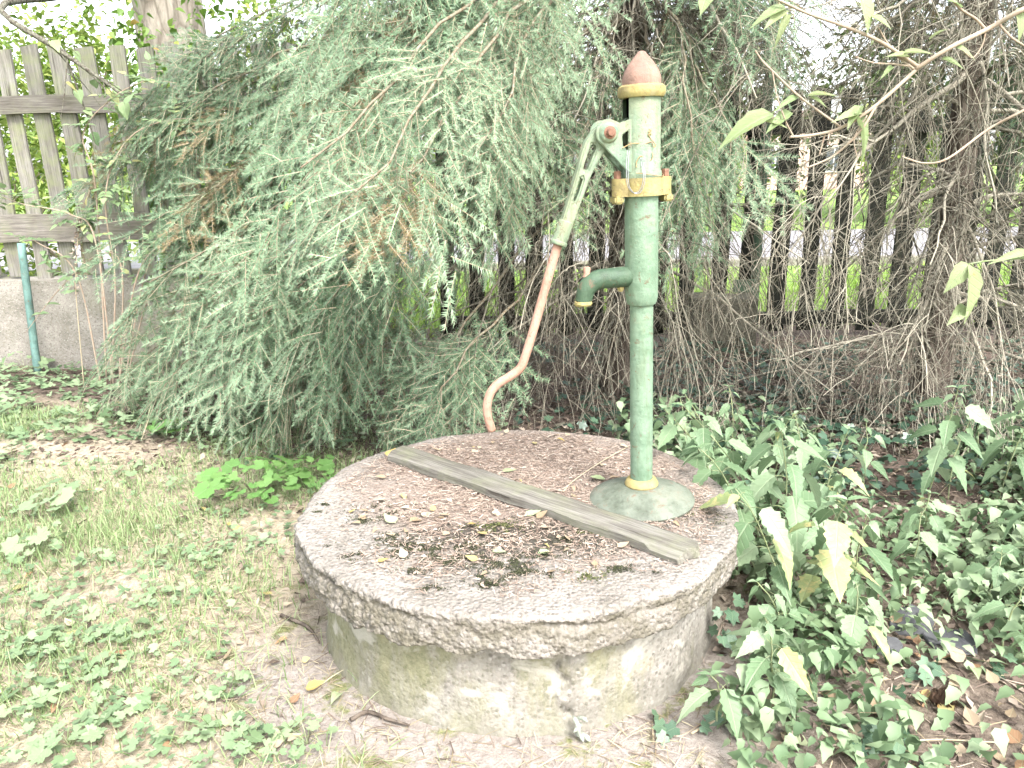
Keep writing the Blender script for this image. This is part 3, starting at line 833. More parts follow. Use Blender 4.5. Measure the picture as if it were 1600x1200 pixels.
for s in (-1,):
    bl = ppart('pivot_bolt', lathe_mesh('pivot_bolt', [(0.001, 0.016), (0.009, 0.016), (0.011, 0.013), (0.011, 0.003), (0.0165, 0.002), (0.0165, 0.0)], MAT['rust'], 14), pump, (pvx, -0.041, pvz))
    bl.rotation_euler = (rad(90), 0, 0)
    ppart('pivot_nut', lathe_mesh('pivot_nut', [(0.001, 0.012), (0.013, 0.012), (0.0145, 0.009), (0.0145, 0.0)], MAT['rust'], 6, smooth=False), pump, (pvx, 0.041, pvz)).rotation_euler = (rad(-90), 0, 0)
# handle arm: openwork casting
oA = [hp2(938, 194), hp2(925, 205), hp2(914, 220), hp2(907, 240), hp2(901, 265), hp2(893, 292), hp2(884, 322), hp2(876, 348), hp2(869, 372)]
iA = [hp2(885, 377), hp2(893, 352), hp2(901, 329), hp2(910, 305), hp2(919, 280), hp2(930, 256), hp2(941, 240), hp2(955, 226), hp2(958, 210), hp2(950, 197)]
h1 = [hp2(922, 224), hp2(916, 240), hp2(909, 264), hp2(911, 268), hp2(917, 264), hp2(924, 246), hp2(930, 232), hp2(928, 224)]
h2 = [hp2(904, 278), hp2(897, 300), hp2(893, 315), hp2(896, 317), hp2(902, 303), hp2(909, 280), hp2(908, 276)]
arm = ppart('handle_arm', bm_mesh('handle_arm', plate_bm(oA + iA, [h1, h2], 0.030, 0.004), MAT['green_old'], True))
s0, s1 = HP(885, 345), HP(872, 383)
ppart('handle_socket', tube_mesh('handle_socket', [s0, tuple((a + b2) / 2 for a, b2 in zip(s0, s1)), s1], [0.019, 0.020, 0.020, 0.0205, 0.021, 0.0215], MAT['green_old'], 14, 20), arm)
me = tube_mesh('socket_rim', [tuple(a * 0.18 + b2 * 0.82 for a, b2 in zip(s0, s1)), s1], [0.0225, 0.0235, 0.0225], MAT['green_old'], 5, 20); ppart('socket_rim', me, arm)
rod = [HP(873, 378), HP(858, 428), HP(838, 500), HP(822, 553), HP(813, 575), HP(797, 588), HP(778, 600), HP(766, 615), HP(761, 635), HP(763, 655), HP(769, 673)]
ppart('handle_rod', tube_mesh('handle_rod', rod, [0.0125] * 7 + [0.0125, 0.0125, 0.012, 0.0115], MAT['orange'], 60, 18))
lv0 = (pvx, 0, pvz)
ppart('lever_link', bm_mesh('lever_link', plate_bm([(pvx, pvz + 0.012), (0.0, pvz + 0.03), (0.005, pvz + 0.01), (pvx, pvz - 0.014)], [], 0.014), MAT['black']))
# cap
zr0, zr1_ = zp(152), zp(133)
ppart('cap_ring', lathe_mesh('cap_ring', [(0.046, zr0 - 0.002), (0.058, zr0 - 0.001), (0.0625, zr0 + 0.006), (0.0635, (zr0 + zr1_) / 2), (0.0615, zr1_ - 0.005), (0.055, zr1_), (0.045, zr1_ + 0.001)], MAT['yellow'], 44))
hc = zp(80) - zr1_
cp = [(0.051, -0.004), (0.0515, hc * 0.12), (0.050, hc * 0.26), (0.0445, hc * 0.42), (0.0365, hc * 0.58), (0.027, hc * 0.73), (0.0175, hc * 0.86), (0.013, hc * 0.93), (0.0095, hc * 0.98), (0.005, hc * 1.0), (0.0005, hc * 1.0)]
ppart('cap', lathe_mesh('cap', cp, MAT['cap'], 44), pump, (0, 0, zr1_))
# wires twisted round the head: a loop hanging over the flange and rusty ends
def front(px, py, out=0.004):
    """point just in front of the pump's front surface"""
    d = ray(px, py); o = Vector((0, 0, CAM_Z))
    yy = PY - (RH + out)
    q = o + d * (yy / d.y) - Vector((PX, PY, WZ))
    q.rotate(Matrix.Rotation(-PROT, 3, 'Z'))
    return tuple(UNTILT @ q)
w1 = [front(981, 234, 0.010), front(979, 250, 0.016), front(979, 275, 0.024), front(981, 291, 0.026), front(989, 301, 0.024), front(998, 299, 0.024), front(1004, 287, 0.024), front(1005, 272, 0.02), front(1002, 255, 0.006), front(1000, 247, 0.005)]
ppart('wire', tube_mesh('wire', w1, 0.0010, MAT['wire'], 60, 6))
w1b = [(x + 0.004, y - 0.002, z - 0.002) for x, y, z in w1]
ppart('wire', tube_mesh('wire', w1b, 0.0010, MAT['wire'], 60, 6))
w2 = [front(972, 232, 0.004), front(985, 225), front(998, 224), front(1010, 224, 0.006), front(1018, 222, 0.008), front(1022, 230, 0.008), front(1024, 226, 0.008), front(1016, 215, 0.006), front(1013, 210, 0.01), front(1018, 209, 0.006), front(1013, 206, 0.01), front(1018, 204, 0.006), front(1014, 202, 0.01)]
ppart('wire', tube_mesh('wire', w2, 0.0012, MAT['rust_wire'], 80, 6))
w3 = [front(994, 262), front(995, 252), front(1001, 244, 0.006), front(1010, 248), front(1017, 250), front(1020, 243, 0.007), front(1019, 238, 0.005)]
ppart('wire', tube_mesh('wire', w3, 0.0012, MAT['rust_wire'], 50, 6))
lp_ = [(math.cos(a) * (RH + 0.008), math.sin(a) * (RH + 0.008), zh0 + 0.008 + 0.006 * math.sin(a * 2)) for a in np.linspace(-2.2, 0.9, 14)]
ppart('wire', tube_mesh('wire', lp_, 0.0011, MAT['rust_wire'], 60, 6))

# ================================================================== TREES
def spawn(Pp, Rp, n, tlo, thi, lmin, lmax, spread, droop, wig, Kc, rf=0.55, rmin=0.0009, sidez=1.0):
    """side twigs on parent polylines Pp (N,K,3); returns (N*n,Kc,3), radii"""
    N, K, _ = Pp.shape
    t = rng.uniform(tlo, thi, (N, n)) * (K - 1)
    i = np.clip(t.astype(int), 0, K - 2); f = (t - i)[..., None]
    ar = np.arange(N)[:, None]
    a, b_ = Pp[ar, i], Pp[ar, i + 1]
    p0 = a * (1 - f) + b_ * f
    T = norm(b_ - a)
    r0 = Rp[ar, i] * rf
    rv = rng.normal(size=T.shape); rv[..., 2] *= sidez
    perp = norm(rv - T * (rv * T).sum(-1, keepdims=True))
    ang = rng.uniform(spread[0], spread[1], (N, n, 1))
    D = T * np.cos(ang) + perp * np.sin(ang)
    L = rng.uniform(lmin, lmax, (N, n, 1))
    s = np.linspace(0, 1, Kc)[None, None, :, None]
    dr = rng.uniform(droop[0], droop[1], (N, n, 1, 1))
    W = np.cumsum(rng.normal(size=(N, n, Kc, 3)) * wig, axis=2); W[:, :, 0] = 0
    pts = p0[:, :, None] + L[:, :, None] * (D[:, :, None] * s + np.array([0, 0, -1.0]) * dr * s * s + W * s)
    R = np.maximum(r0[..., None] * (1 - 0.75 * s[..., 0]), rmin) * np.exp(rng.normal(0, 0.32, (N, n, 1)))
    return pts.reshape(N * n, Kc, 3), R.reshape(N * n, Kc)

# ---- a needle-bearing shoot system ("spray"): axis along +X, side shoots in the XY plane
def spray_template(seed, L=0.36, nside=12, den=0.00185):
    r = np.random.default_rng(seed)
    shoots = [(np.array([0, 0, 0.0]), np.array([1.0, 0, 0]), L)]
    for k in range(nside):
        s = 0.06 + 0.84 * k / nside + r.uniform(-0.03, 0.03)
        sg = 1 if k % 2 else -1
        ang = rad(r.uniform(36, 58))
        l = L * (0.40 * (1 - s) ** 0.8 + 0.15) * r.uniform(0.65, 1.2)
        d = np.array([math.cos(ang), sg * math.sin(ang), r.uniform(-0.18, 0.12)])
        shoots.append((np.array([s * L, 0, 0]), d / np.linalg.norm(d), l))
        if l > 0.14 and r.random() < 0.7:
            a2 = ang + rad(r.uniform(35, 50)) * (-1 if r.random() < 0.6 else 1)
            d2 = np.array([math.cos(a2), sg * math.sin(a2), r.uniform(-0.2, 0.1)])
            shoots.append((np.array([s * L, 0, 0]) + shoots[-1][1] * l * r.uniform(0.3, 0.5), d2 / np.linalg.norm(d2), l * r.uniform(0.35, 0.55)))
    NV, NT, WP, WR = [], [], [], []
    for (p, d, l) in shoots:
        n = max(10, int(l / den))
        u = np.sort(r.uniform(0.0, 1.0, n))
        bend = r.uniform(-0.12, 0.12) * l
        up = np.array([0, 0, 1.0])
        sd = np.cross(d, up); sd /= np.linalg.norm(sd)
        nv = np.cross(sd, d)
        base = p + d * (u * l)[:, None] + sd * (bend * u * u)[:, None]
        # needles combed to both sides, a few standing up on the shoot
        a = np.where(r.random(n) < 0.5, 0.0, math.pi) + r.normal(0, 0.42, n)
        rad_dir = np.cos(a)[:, None] * sd + (np.sin(a) * np.where(np.sin(a) < 0, -0.5, 1.0) + 0.12)[:, None] * nv
        fw = r.uniform(0.35, 0.75, n) + 0.5 * np.clip((u - 0.85) / 0.15, 0, 1)
        nd_ = norm(d * fw[:, None] + norm(rad_dir) * 0.95)
        ln = r.uniform(0.0165, 0.0225, n) * np.interp(u, [0, 0.08, 0.9, 1], [0.75, 1, 1, 0.7])
        w = norm(np.cross(nd_, nv + r.normal(size=(n, 3)) * 0.35)) * 0.00125
        tri = np.stack([base - w, base + w, base + nd_ * ln[:, None]], 1)
        NV.append(tri.reshape(-1, 3))
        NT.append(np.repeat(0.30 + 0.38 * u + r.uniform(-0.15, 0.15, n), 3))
        WP.append(np.stack([p + d * l * q + sd * bend * q * q for q in (0, 0.5, 1)])); WR.append([0.0023, 0.0017, 0.0009])
    return dict(V=np.concatenate(NV), T=np.concatenate(NT), W=np.array(WP), R=np.array(WR), L=L)
SPRAYS = [spray_template(100 + k, L, n) for k, (L, n) in enumerate(((0.52, 11), (0.46, 10), (0.42, 9), (0.36, 8), (0.30, 7), (0.46, 8), (0.34, 6)))]
SPARSE = [spray_template(200 + k, 0.5, 9, 0.006) for k in range(3)]

def frame(D, hint):
    """(n,3,3) with X along D, Z towards hint"""
    X = norm(D)
    Y = norm(np.cross(hint, X)); Z = np.cross(X, Y)
    return np.stack([X, Y, Z], -1)
def place_sprays(needles, wood, pos, D, hint, scale, droop, tint, lib=None):
    lib = lib or SPRAYS
    which = rng.integers(0, len(lib), len(pos))
    M = frame(D, hint)
    for k, S in enumerate(lib):
        idx = np.where(which == k)[0]
        if not len(idx): continue
        for arr, isw in ((S['V'], 0), (S['W'].reshape(-1, 3), 1)):
            v = np.einsum('nij,vj->nvi', M[idx], arr) * scale[idx][:, None, None]
            d = np.linalg.norm(arr, axis=1) / S['L']
            v[:, :, 2] -= (droop[idx] * scale[idx] * S['L'])[:, None] * (d ** 2)[None, :]
            v += pos[idx][:, None, :]
            if isw:
                q = v.reshape(len(idx) * len(S['W']), 3, 3)
                TV, TF = tubes(q, np.tile(S['R'], (len(idx), 1)), 3)
                wood.add(TV, TF, np.repeat(rng.uniform(0.4, 1.0, len(q)), 9))
            else:
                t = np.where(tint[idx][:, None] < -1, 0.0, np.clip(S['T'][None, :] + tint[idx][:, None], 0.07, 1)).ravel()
                needles.add(v.reshape(-1, 3), np.arange(len(idx) * len(arr)).reshape(-1, 3), t)

def bezier(a, b_, c_, n):
    t = np.linspace(0, 1, n)[:, None]
    return (1 - t) ** 2 * a + 2 * t * (1 - t) * b_ + t * t * c_

def trunk_mesh(base, r0, h, lean=(0, 0), n=26, sides=20, seed=0, mat=None, flare=0.5):
    z = np.linspace(-0.15, h, n)
    V = []
    r = np.random.default_rng(seed)
    ph = r.uniform(0, 6, 4)
    for zz in z:
        rr = r0 * (1 - 0.85 * max(zz, 0) / h) + r0 * flare * math.exp(-max(zz, 0) / 0.18)
        for s in range(sides):
            a = 2 * math.pi * s / sides
            k = 1 + 0.05 * math.sin(3 * a + ph[0] + zz) + 0.04 * math.sin(7 * a + ph[1] + zz * 2.3) + r.uniform(-0.02, 0.02)
            V.append((lean[0] * zz + rr * k * math.cos(a), lean[1] * zz + rr * k * math.sin(a), zz))
    F = [(i * sides + s, i * sides + (s + 1) % sides, (i + 1) * sides + (s + 1) % sides, (i + 1) * sides + s) for i in range(n - 1) for s in range(sides)]
    return np_mesh('trunk', np.array(V), np.array(F), mat, smooth=True)

def green_bough(tree, start, tip, nspray, lift=0.30, t0=0.42, scale=1.0, tint=0.0, hang=1.0, r0=0.013, lib=None):
    """one limb with its sprays in flat layers: wood mesh + child needles"""
    org = np.array(tree.location)
    a = np.array(start); c_ = np.array(tip)
    mid = a * 0.42 + c_ * 0.58 + np.array([0, 0, lift + 0.12 * abs(a[2] - c_[2])])
    path = bezier(a, mid, c_, 18)
    path[1:-1] += np.cumsum(rng.normal(size=(16, 3)) * 0.014, axis=0)
    wood = Acc(); needles = Acc()
    R = np.linspace(r0, 0.003, 18)
    wood.add(*tubes(path[None], R[None], 6), 0.02)
    n = max(4, int(round(nspray * (0.14 if hang < 1.0 else 0.10))))
    pos, D, sc = [], [], []
    out = norm(path[-1] - path[-5])
    flat = norm(np.cross(out, [0, 0, 1.0]))
    for k in range(n):                                  # side sprays, alternately left and right, longer towards the trunk
        t = t0 + (1 - t0) * (k + rng.uniform(0.2, 0.8)) / n
        i = min(16, int(t * 17)); f = t * 17 - i
        p = path[i] * (1 - f) + path[i + 1] * f
        T = norm(path[i + 1] - path[i])
        sg = 1 if k % 2 else -1
        d = T * rng.uniform(0.55, 0.9) + flat * sg * rng.uniform(0.45, 0.95) + np.array([0, 0, -1.0]) * rng.uniform(0.15, 0.6) * hang
        pos.append(p); D.append(d); sc.append(rng.uniform(0.8, 1.15))
    m_ = max(3, int(round(nspray * (0.12 if hang < 1.0 else 0.17))))
    for k in range(m_):                                 # pendulous sprays under the limb
        t = rng.uniform(t0, 0.97)
        i = min(16, int(t * 17)); f = t * 17 - i
        p = path[i] * (1 - f) + path[i + 1] * f
        d = out * rng.uniform(0.1, 0.55) + flat * rng.uniform(-0.35, 0.35) + np.array([0, 0, -1.0]) * rng.uniform(0.6, 1.0) * max(hang, 0.7)
        pos.append(p); D.append(d); sc.append(rng.uniform(0.7, 1.2))
    pos.append(path[-2]); D.append(out + np.array([0, 0, -0.1])); sc.append(1.0)
    pos.append(path[-5]); D.append(out + flat * 0.35); sc.append(0.9)
    pos.append(path[-5]); D.append(out - flat * 0.35); sc.append(0.9)
    pos = np.array(pos); D = norm(np.array(D)); sc = np.array(sc) * scale * 1.22
    sc = np.minimum(sc, np.maximum(0.35, (pos[:, 2] - 0.06) / 0.42)) if lib is None else sc
    hint = norm(np.array([0, -0.75, 0.8]) + rng.normal(size=D.shape) * 0.45)
    dr = rng.uniform(0.05, 0.45, len(pos)) * hang
    tt = rng.uniform(-0.25, 0.25, len(pos)) + tint
    tt[rng.random(len(pos)) < 0.04] = -2
    place_sprays(needles, wood, pos, D, hint, sc, dr, np.where(tt > -1, np.maximum(tt, -0.2), -2), lib)
    for A_ in (needles, wood):
        for arr in A_.V:
            low = arr[:, 2] < 0.04
            arr[low, 2] = 0.04 + (arr[low, 2] - 0.04) * 0.06 + rng.uniform(0, 0.02, low.sum())
    b_ = mesh_obj('bough', wood.mesh('bough', MAT['twig'], True, org), tree)
    mesh_obj('needles', needles.mesh('needles', MAT['needle'], False, org), b_)
    return b_
def crown_copies(tree, t, n, z0, dz, L0, ymin):
    """upper whorls out of the picture: three boughs shared by rotated copies"""
    proto = [green_bough(tree, (t[0] + 0.06, t[1], 0.0), (t[0] + 1.0, t[1], -0.35), 40, scale=1.5, lib=SPARSE) for _ in range(3)]
    for k in range(n):
        a = k * 2.4; z = z0 + k * dz; L = L0 * (1 - k / (n * 1.35))
        y = t[1] + L * math.sin(a)
        if y < ymin: L = (t[1] - ymin) / max(0.2, -math.sin(a))
        for src in (proto[k % 3],):
            if k < 3: o, ch = src, src.children[0]
            else:
                o = src.copy(); COL.objects.link(o); o.parent = tree
                ch = src.children[0].copy(); COL.objects.link(ch); ch.parent = o
            o.location = (0, 0, z); o.rotation_euler = (0, 0, a); o.scale = (L, max(0.6, L * 0.8), 1.0)
def dead_branch(tree, start, tip, n2, n3, lift, droop2, l2, l3, r0=0.012, tone=(0.2, 1.0)):
    org = np.array(tree.location)
    a = np.array(start); c_ = np.array(tip)
    mid = a * 0.5 + c_ * 0.5 + np.array([0, 0, lift])
    path = bezier(a, mid, c_, 12)
    path[1:] += np.cumsum(rng.normal(size=(11, 3)) * 0.012, axis=0)
    R = np.linspace(r0, 0.0028, 12)
    ac = Acc()
    v, f = tubes(path[None], R[None], 5); ac.add(v, f, rng.uniform(*tone))
    P2, R2 = spawn(path[None], R[None], n2, 0.15, 1.0, l2[0], l2[1], (0.4, 1.2), droop2, 0.03, 8, 0.45, 0.0018)
    v, f = tubes(P2, R2, 3); ac.add(v, f, np.repeat(tone[0] + (tone[1] - tone[0]) * rng.uniform(0, 1, len(P2)) ** 1.5, 24))
    P3, R3 = spawn(P2, R2, n3, 0.15, 1.0, l3[0], l3[1], (0.4, 1.3), (droop2[0] * 0.5, droop2[1] * 0.7), 0.035, 6, 0.65, 0.0013)
    v, f = tubes(P3, R3, 3); ac.add(v, f, np.repeat(tone[0] + (tone[1] - tone[0]) * rng.uniform(0, 1, len(P3)) ** 1.5, 18))
    P4, R4 = spawn(P3[::2], R3[::2], 2, 0.2, 0.95, l3[0] * 0.4, l3[1] * 0.5, (0.5, 1.3), (0.0, 0.4), 0.04, 4, 0.7, 0.001)
    v, f = tubes(P4, R4, 3); ac.add(v, f, np.repeat(tone[0] + (tone[1] - tone[0]) * rng.uniform(0, 1, len(P4)) ** 1.5, 12))
    for arr in ac.V:
        low = arr[:, 2] < 0.02
        arr[low, 2] = 0.02 + rng.uniform(0, 0.03, low.sum())
    return mesh_obj('dead_branch', ac.mesh('dead_branch', MAT['dead'], True, org), tree)

# ---- main spruce, trunk behind the pump
TA = P(985, 40, 4.55); TA.z = 0
spruceA = thing('spruce_tree', (TA.x, TA.y, 0), 'large spruce whose drooping green boughs hang left of the pump', 'tree')
mesh_obj('trunk', trunk_mesh(TA, 0.11, 9.0, (0, 0), seed=3, mat=MAT['bark']), spruceA)
ta = np.array(TA)
def on_trunk(t, z, tip):
    d = np.array(tip)[:2] - t[:2]; d /= np.linalg.norm(d)
    return np.array([t[0] + d[0] * 0.07, t[1] + d[1] * 0.07, z])
BOUGHS = [  # tip px, py, distance, height on trunk, sprays, tint, hang
    # low curtain on the left
    (165, 545, 4.35, 1.75, 70, 0.00, 0.9), (195, 600, 4.1, 1.55, 60, 0.05, 0.9), (270, 600, 3.85, 1.65, 80, 0.05, 1.0), (350, 610, 3.6, 1.6, 80, 0.05, 1.0),
    (440, 600, 3.45, 1.55, 80, 0.02, 1.1), (525, 620, 3.35, 1.5, 44, 0.0, 0.9), (615, 640, 3.2, 1.4, 16, 0.0, 0.8), (300, 520, 3.7, 1.9, 80, 0.08, 1.0),
    (400, 500, 3.5, 1.85, 80, 0.05, 1.1), (500, 490, 3.4, 1.8, 50, 0.0, 0.95), (690, 640, 3.05, 1.2, 14, 0.0, 0.7),
    # middle
    (235, 440, 4.0, 1.95, 64, 0.12, 0.8), (330, 430, 3.75, 1.95, 64, 0.10, 0.9), (420, 410, 3.6, 1.95, 56, 0.05, 0.9), (590, 400, 3.3, 2.0, 44, -0.02, 0.9),
    (690, 330, 3.3, 2.1, 28, -0.05, 0.8), (770, 310, 3.4, 2.1, 24, -0.05, 0.8), (850, 290, 3.45, 2.1, 30, -0.05, 0.9), (915, 270, 3.5, 2.1, 16, -0.05, 0.8),
    # near bright bough above the centre
    (470, 262, 2.25, 2.45, 60, 0.22, 0.8), (555, 300, 2.2, 2.4, 60, 0.24, 0.9), (640, 270, 2.25, 2.45, 60, 0.22, 1.0), (735, 250, 2.5, 2.4, 60, 0.15, 1.1), (780, 230, 3.0, 2.5, 20, 0.08, 1.1),
    # upper curtain
    (520, 110, 3.0, 2.8, 70, 0.05, 1.2), (600, 60, 2.95, 2.9, 70, 0.05, 1.2), (690, 60, 3.1, 2.9, 70, 0.05, 1.2), (720, 60, 3.2, 2.9, 26, 0.0, 1.2), (500, 10, 3.2, 3.0, 50, 0.0, 1.2),
     (590, -80, 3.0, 3.4, 60, 0.0, 1.2), (700, -100, 3.0, 3.4, 50, 0.0, 1.2),
    # dark upper left, further back: low tint paints in the weaker light
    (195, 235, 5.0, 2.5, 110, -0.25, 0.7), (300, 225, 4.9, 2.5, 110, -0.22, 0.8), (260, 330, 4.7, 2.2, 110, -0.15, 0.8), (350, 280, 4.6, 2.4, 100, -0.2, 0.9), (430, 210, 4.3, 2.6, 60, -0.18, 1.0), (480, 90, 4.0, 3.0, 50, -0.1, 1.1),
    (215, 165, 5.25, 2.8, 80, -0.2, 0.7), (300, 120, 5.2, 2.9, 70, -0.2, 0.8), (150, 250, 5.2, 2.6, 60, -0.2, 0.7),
    # right of the pump
    (1140, 262, 3.55, 2.3, 48, 0.05, 1.2), (1090, 250, 3.5, 2.3, 40, 0.05, 1.2), (1050, 240, 3.65, 2.2, 34, 0.0, 1.2), (1195, -20, 3.9, 3.0, 16, 0.0, 1.0), (1120, -60, 3.6, 3.0, 14, 0.0, 1.0),
]
for (px, py, y, z, ns, ti, hg) in BOUGHS:
    tip = np.array(P(px, py, y)); tip[2] = max(tip[2], 0.14)
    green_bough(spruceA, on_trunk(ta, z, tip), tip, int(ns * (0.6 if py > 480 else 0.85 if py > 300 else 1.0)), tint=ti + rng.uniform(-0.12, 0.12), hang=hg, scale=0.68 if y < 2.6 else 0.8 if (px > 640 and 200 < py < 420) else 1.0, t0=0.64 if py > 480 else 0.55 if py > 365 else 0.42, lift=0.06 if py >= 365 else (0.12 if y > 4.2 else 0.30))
crown_copies(spruceA, ta, 20, 3.3, 0.27, 2.3, 3.0)
# dead lower branches of the main spruce
for k in range(46):
    a = rad(rng.uniform(150, 312)); z = rng.uniform(0.5, 2.3); L = rng.uniform(0.7, 1.45)
    tip = np.array([TA.x + L * math.cos(a), TA.y + L * math.sin(a) * 0.9, max(0.12, z - rng.uniform(0.1, 0.8))])
    dead_branch(spruceA, on_trunk(ta, z, tip), tip, 11, 5, rng.uniform(0.05, 0.3), (0.3, 1.1), (0.25, 0.65), (0.1, 0.32), tone=(0.0, 0.85))
for (sx, sy, sz, px, py, y, r) in ((None, None, 2.55, 880, 170, 3.7, 0.014), (None, None, 2.75, 1165, 175, 3.6, 0.017), (None, None, 2.4, 700, 60, 3.9, 0.013), (None, None, 2.6, 1290, 60, 4.2, 0.013), (None, None, 2.5, 1010, 330, 3.9, 0.012)):
    tip = np.array(P(px, py, y))
    dead_branch(spruceA, on_trunk(ta, sz, tip), tip, 18, 5, 0.1, (0.1, 0.8), (0.2, 0.55), (0.1, 0.25), r0=r, tone=(0.4, 1.0))

for k in range(16):
    tip = np.array(P(rng.uniform(760, 1330), rng.uniform(-60, 130), rng.uniform(3.9, 5.3)))
    dead_branch(spruceA, on_trunk(ta, rng.uniform(1.9, 2.7), tip), tip, 15, 5, 0.12, (-0.1, 0.7), (0.25, 0.6), (0.1, 0.3), r0=0.012, tone=(0.0, 0.55))
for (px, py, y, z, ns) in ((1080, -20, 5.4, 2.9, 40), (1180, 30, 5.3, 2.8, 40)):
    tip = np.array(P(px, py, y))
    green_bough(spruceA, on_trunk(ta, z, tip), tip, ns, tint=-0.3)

# ---- second spruce on the right, its lower limbs all dead
TB = P(1448, 640, 4.15); TB.z = 0
tb = np.array(TB)
spruceB = thing('spruce_tree', (TB.x, TB.y, 0), 'spruce at the right with a mass of bare dead twigs low on its trunk', 'tree')
mesh_obj('trunk', trunk_mesh(TB, 0.088, 8.0, (-0.004, 0.0), seed=8, mat=MAT['bark']), spruceB)
for k in range(50):
    a = rad(rng.uniform(150, 400)); z = rng.uniform(0.25, 2.9); L = rng.uniform(0.6, 1.5) * (0.72 if math.cos(a) < -0.5 else 1.0)
    tip = np.array([TB.x + L * math.cos(a), TB.y + L * math.sin(a) * 0.8, max(0.1, z - rng.uniform(-0.1, 0.8))])
    dead_branch(spruceB, on_trunk(tb, z, tip), tip, 11, 5, rng.uniform(0.05, 0.3), (0.1, 0.9), (0.25, 0.65), (0.1, 0.34), r0=0.013, tone=(0.0, 1.0))
for (z, px, py, y, r) in ((1.75, 1300, 330, 3.6, 0.019), (0.9, 1400, 600, 3.55, 0.014), (2.2, 1330, 60, 3.5, 0.02), (2.4, 1560, 120, 3.4, 0.015), (2.0, 1230, 430, 3.7, 0.012), (1.2, 1560, 560, 3.4, 0.012)):
    tip = np.array(P(px, py, y))
    dead_branch(spruceB, on_trunk(tb, z, tip), tip, 20, 6, 0.1, (0.1, 0.8), (0.2, 0.6), (0.1, 0.3), r0=r, tone=(0.6, 1.0))
crown_copies(spruceB, tb, 14, 3.1, 0.33, 2.0, 2.9)
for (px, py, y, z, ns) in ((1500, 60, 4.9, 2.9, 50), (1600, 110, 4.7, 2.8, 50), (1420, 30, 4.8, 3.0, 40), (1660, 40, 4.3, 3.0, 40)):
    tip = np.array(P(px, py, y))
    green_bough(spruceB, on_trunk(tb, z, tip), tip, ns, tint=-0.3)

# ---- thick old trunk beyond the left fence
TC = P(265, 60, 7.2)
oldtree = thing('old_tree', (TC.x, 7.2, -0.05), 'thick grey furrowed trunk rising behind the left picket fence', 'tree')
mesh_obj('trunk', trunk_mesh(TC, 0.33, 14.0, (0.004, 0), 30, 32, 5, MAT['bark_grey'], 0.4), oldtree)

# ------------------------------------------------------------------ leaf templates (V, F) for scattering
def ovate(n=6, w=0.3, fold=0.25, curl=0.25, serr=0.0, tip=1.0):
    """leaf along +X, length 1"""
    V, F = [], []
    for i in range(n + 1):
        s = i / n
        hw = w * 1.1 * (math.sin(math.pi * min(1, s ** 0.62)) ** tip) * (1 - 0.22 * s) if 0 < i < n else 0.004
        if serr and 0 < i < n: hw *= 1 + (serr if i % 2 else -serr)
        z = -curl * s * s
        V += [(s, 0, z), (s - (serr * 0.12 if i % 2 else 0), hw, z + fold * hw), (s - (serr * 0.12 if i % 2 else 0), -hw, z + fold * hw)]
    for i in range(n):
        a, b_ = 3 * i, 3 * i + 3
        F += [(a, b_, b_ + 1, a + 1), (a, a + 2, b_ + 2, b_)]
    V = np.array(V); F = np.array(F)
    return V, np.concatenate([F[:, [0, 1, 2]], F[:, [0, 2, 3]]])
def lobed(rim, cup=0.12, seed=0, off=0.0):
    """leaf as a fan round its stalk point, rim [(angle deg, r)] ; lies in XY with its tip to +X"""
    V = [(0, 0, 0)]
    r = np.random.default_rng(seed)
    for a, q in rim:
        V.append((q * math.cos(rad(a)) + off, q * math.sin(rad(a)), cup * q * q + r.uniform(-0.04, 0.04)))
    n = len(rim)
    return np.array(V), np.array([(0, 1 + i, 1 + (i + 1) % n) for i in range(n)])
IVY = lobed([(0, 1.0), (18, 0.62), (45, 0.8), (62, 0.5), (105, 0.62), (150, 0.42), (180, 0.12), (210, 0.42), (255, 0.62), (298, 0.5), (315, 0.8), (342, 0.62)], -0.1, 1)
ROUND = lobed([(a, 0.8 + 0.1 * ((k % 2) * 2 - 1)) for k, a in enumerate(range(-150, 151, 20))] + [(180, 0.2)], 0.12, 2)
PALM = lobed([q for k in range(7) for q in ((-135 + k * 45 - 19, 0.60), (-135 + k * 45 - 9, 0.86), (-135 + k * 45, 0.80), (-135 + k * 45 + 9, 0.90))] + [(180, 0.15)], 0.1, 3)
TREFOIL = lobed([q for k in range(3) for q in ((-90 + k * 90 - 38, 0.35), (-90 + k * 90 - 22, 0.85), (-90 + k * 90 - 8, 1.0), (-90 + k * 90 + 8, 0.9), (-90 + k * 90 + 24, 0.88))] + [(180, 0.1)], 0.12, 4)
LEAF6 = ovate(5, 0.3, 0.3, 0.3)
LEAFN = ovate(10, 0.30, 0.28, 0.35, 0.13)
BLADE = (np.array([(0, -0.5, 0), (0, 0.5, 0), (0.4, -0.42, 0.02), (0.4, 0.42, 0.02), (0.75, -0.28, -0.05), (0.75, 0.28, -0.05), (1.0, 0, -0.16)]), np.array([(0, 1, 3), (0, 3, 2), (2, 3, 5), (2, 5, 4), (4, 5, 6)]))
def rotm(yaw, pitch, roll):
    cy, sy, cp, sp_, cr, sr = np.cos(yaw), np.sin(yaw), np.cos(pitch), np.sin(pitch), np.cos(roll), np.sin(roll)
    z, o = np.zeros_like(cy), np.ones_like(cy)
    Rz = np.stack([np.stack([cy, -sy, z], -1), np.stack([sy, cy, z], -1), np.stack([z, z, o], -1)], -2)
    Ry = np.stack([np.stack([cp, z, sp_], -1), np.stack([z, o, z], -1), np.stack([-sp_, z, cp], -1)], -2)
    Rx = np.stack([np.stack([o, z, z], -1), np.stack([z, cr, -sr], -1), np.stack([z, sr, cr], -1)], -2)
    return Rz @ Ry @ Rx
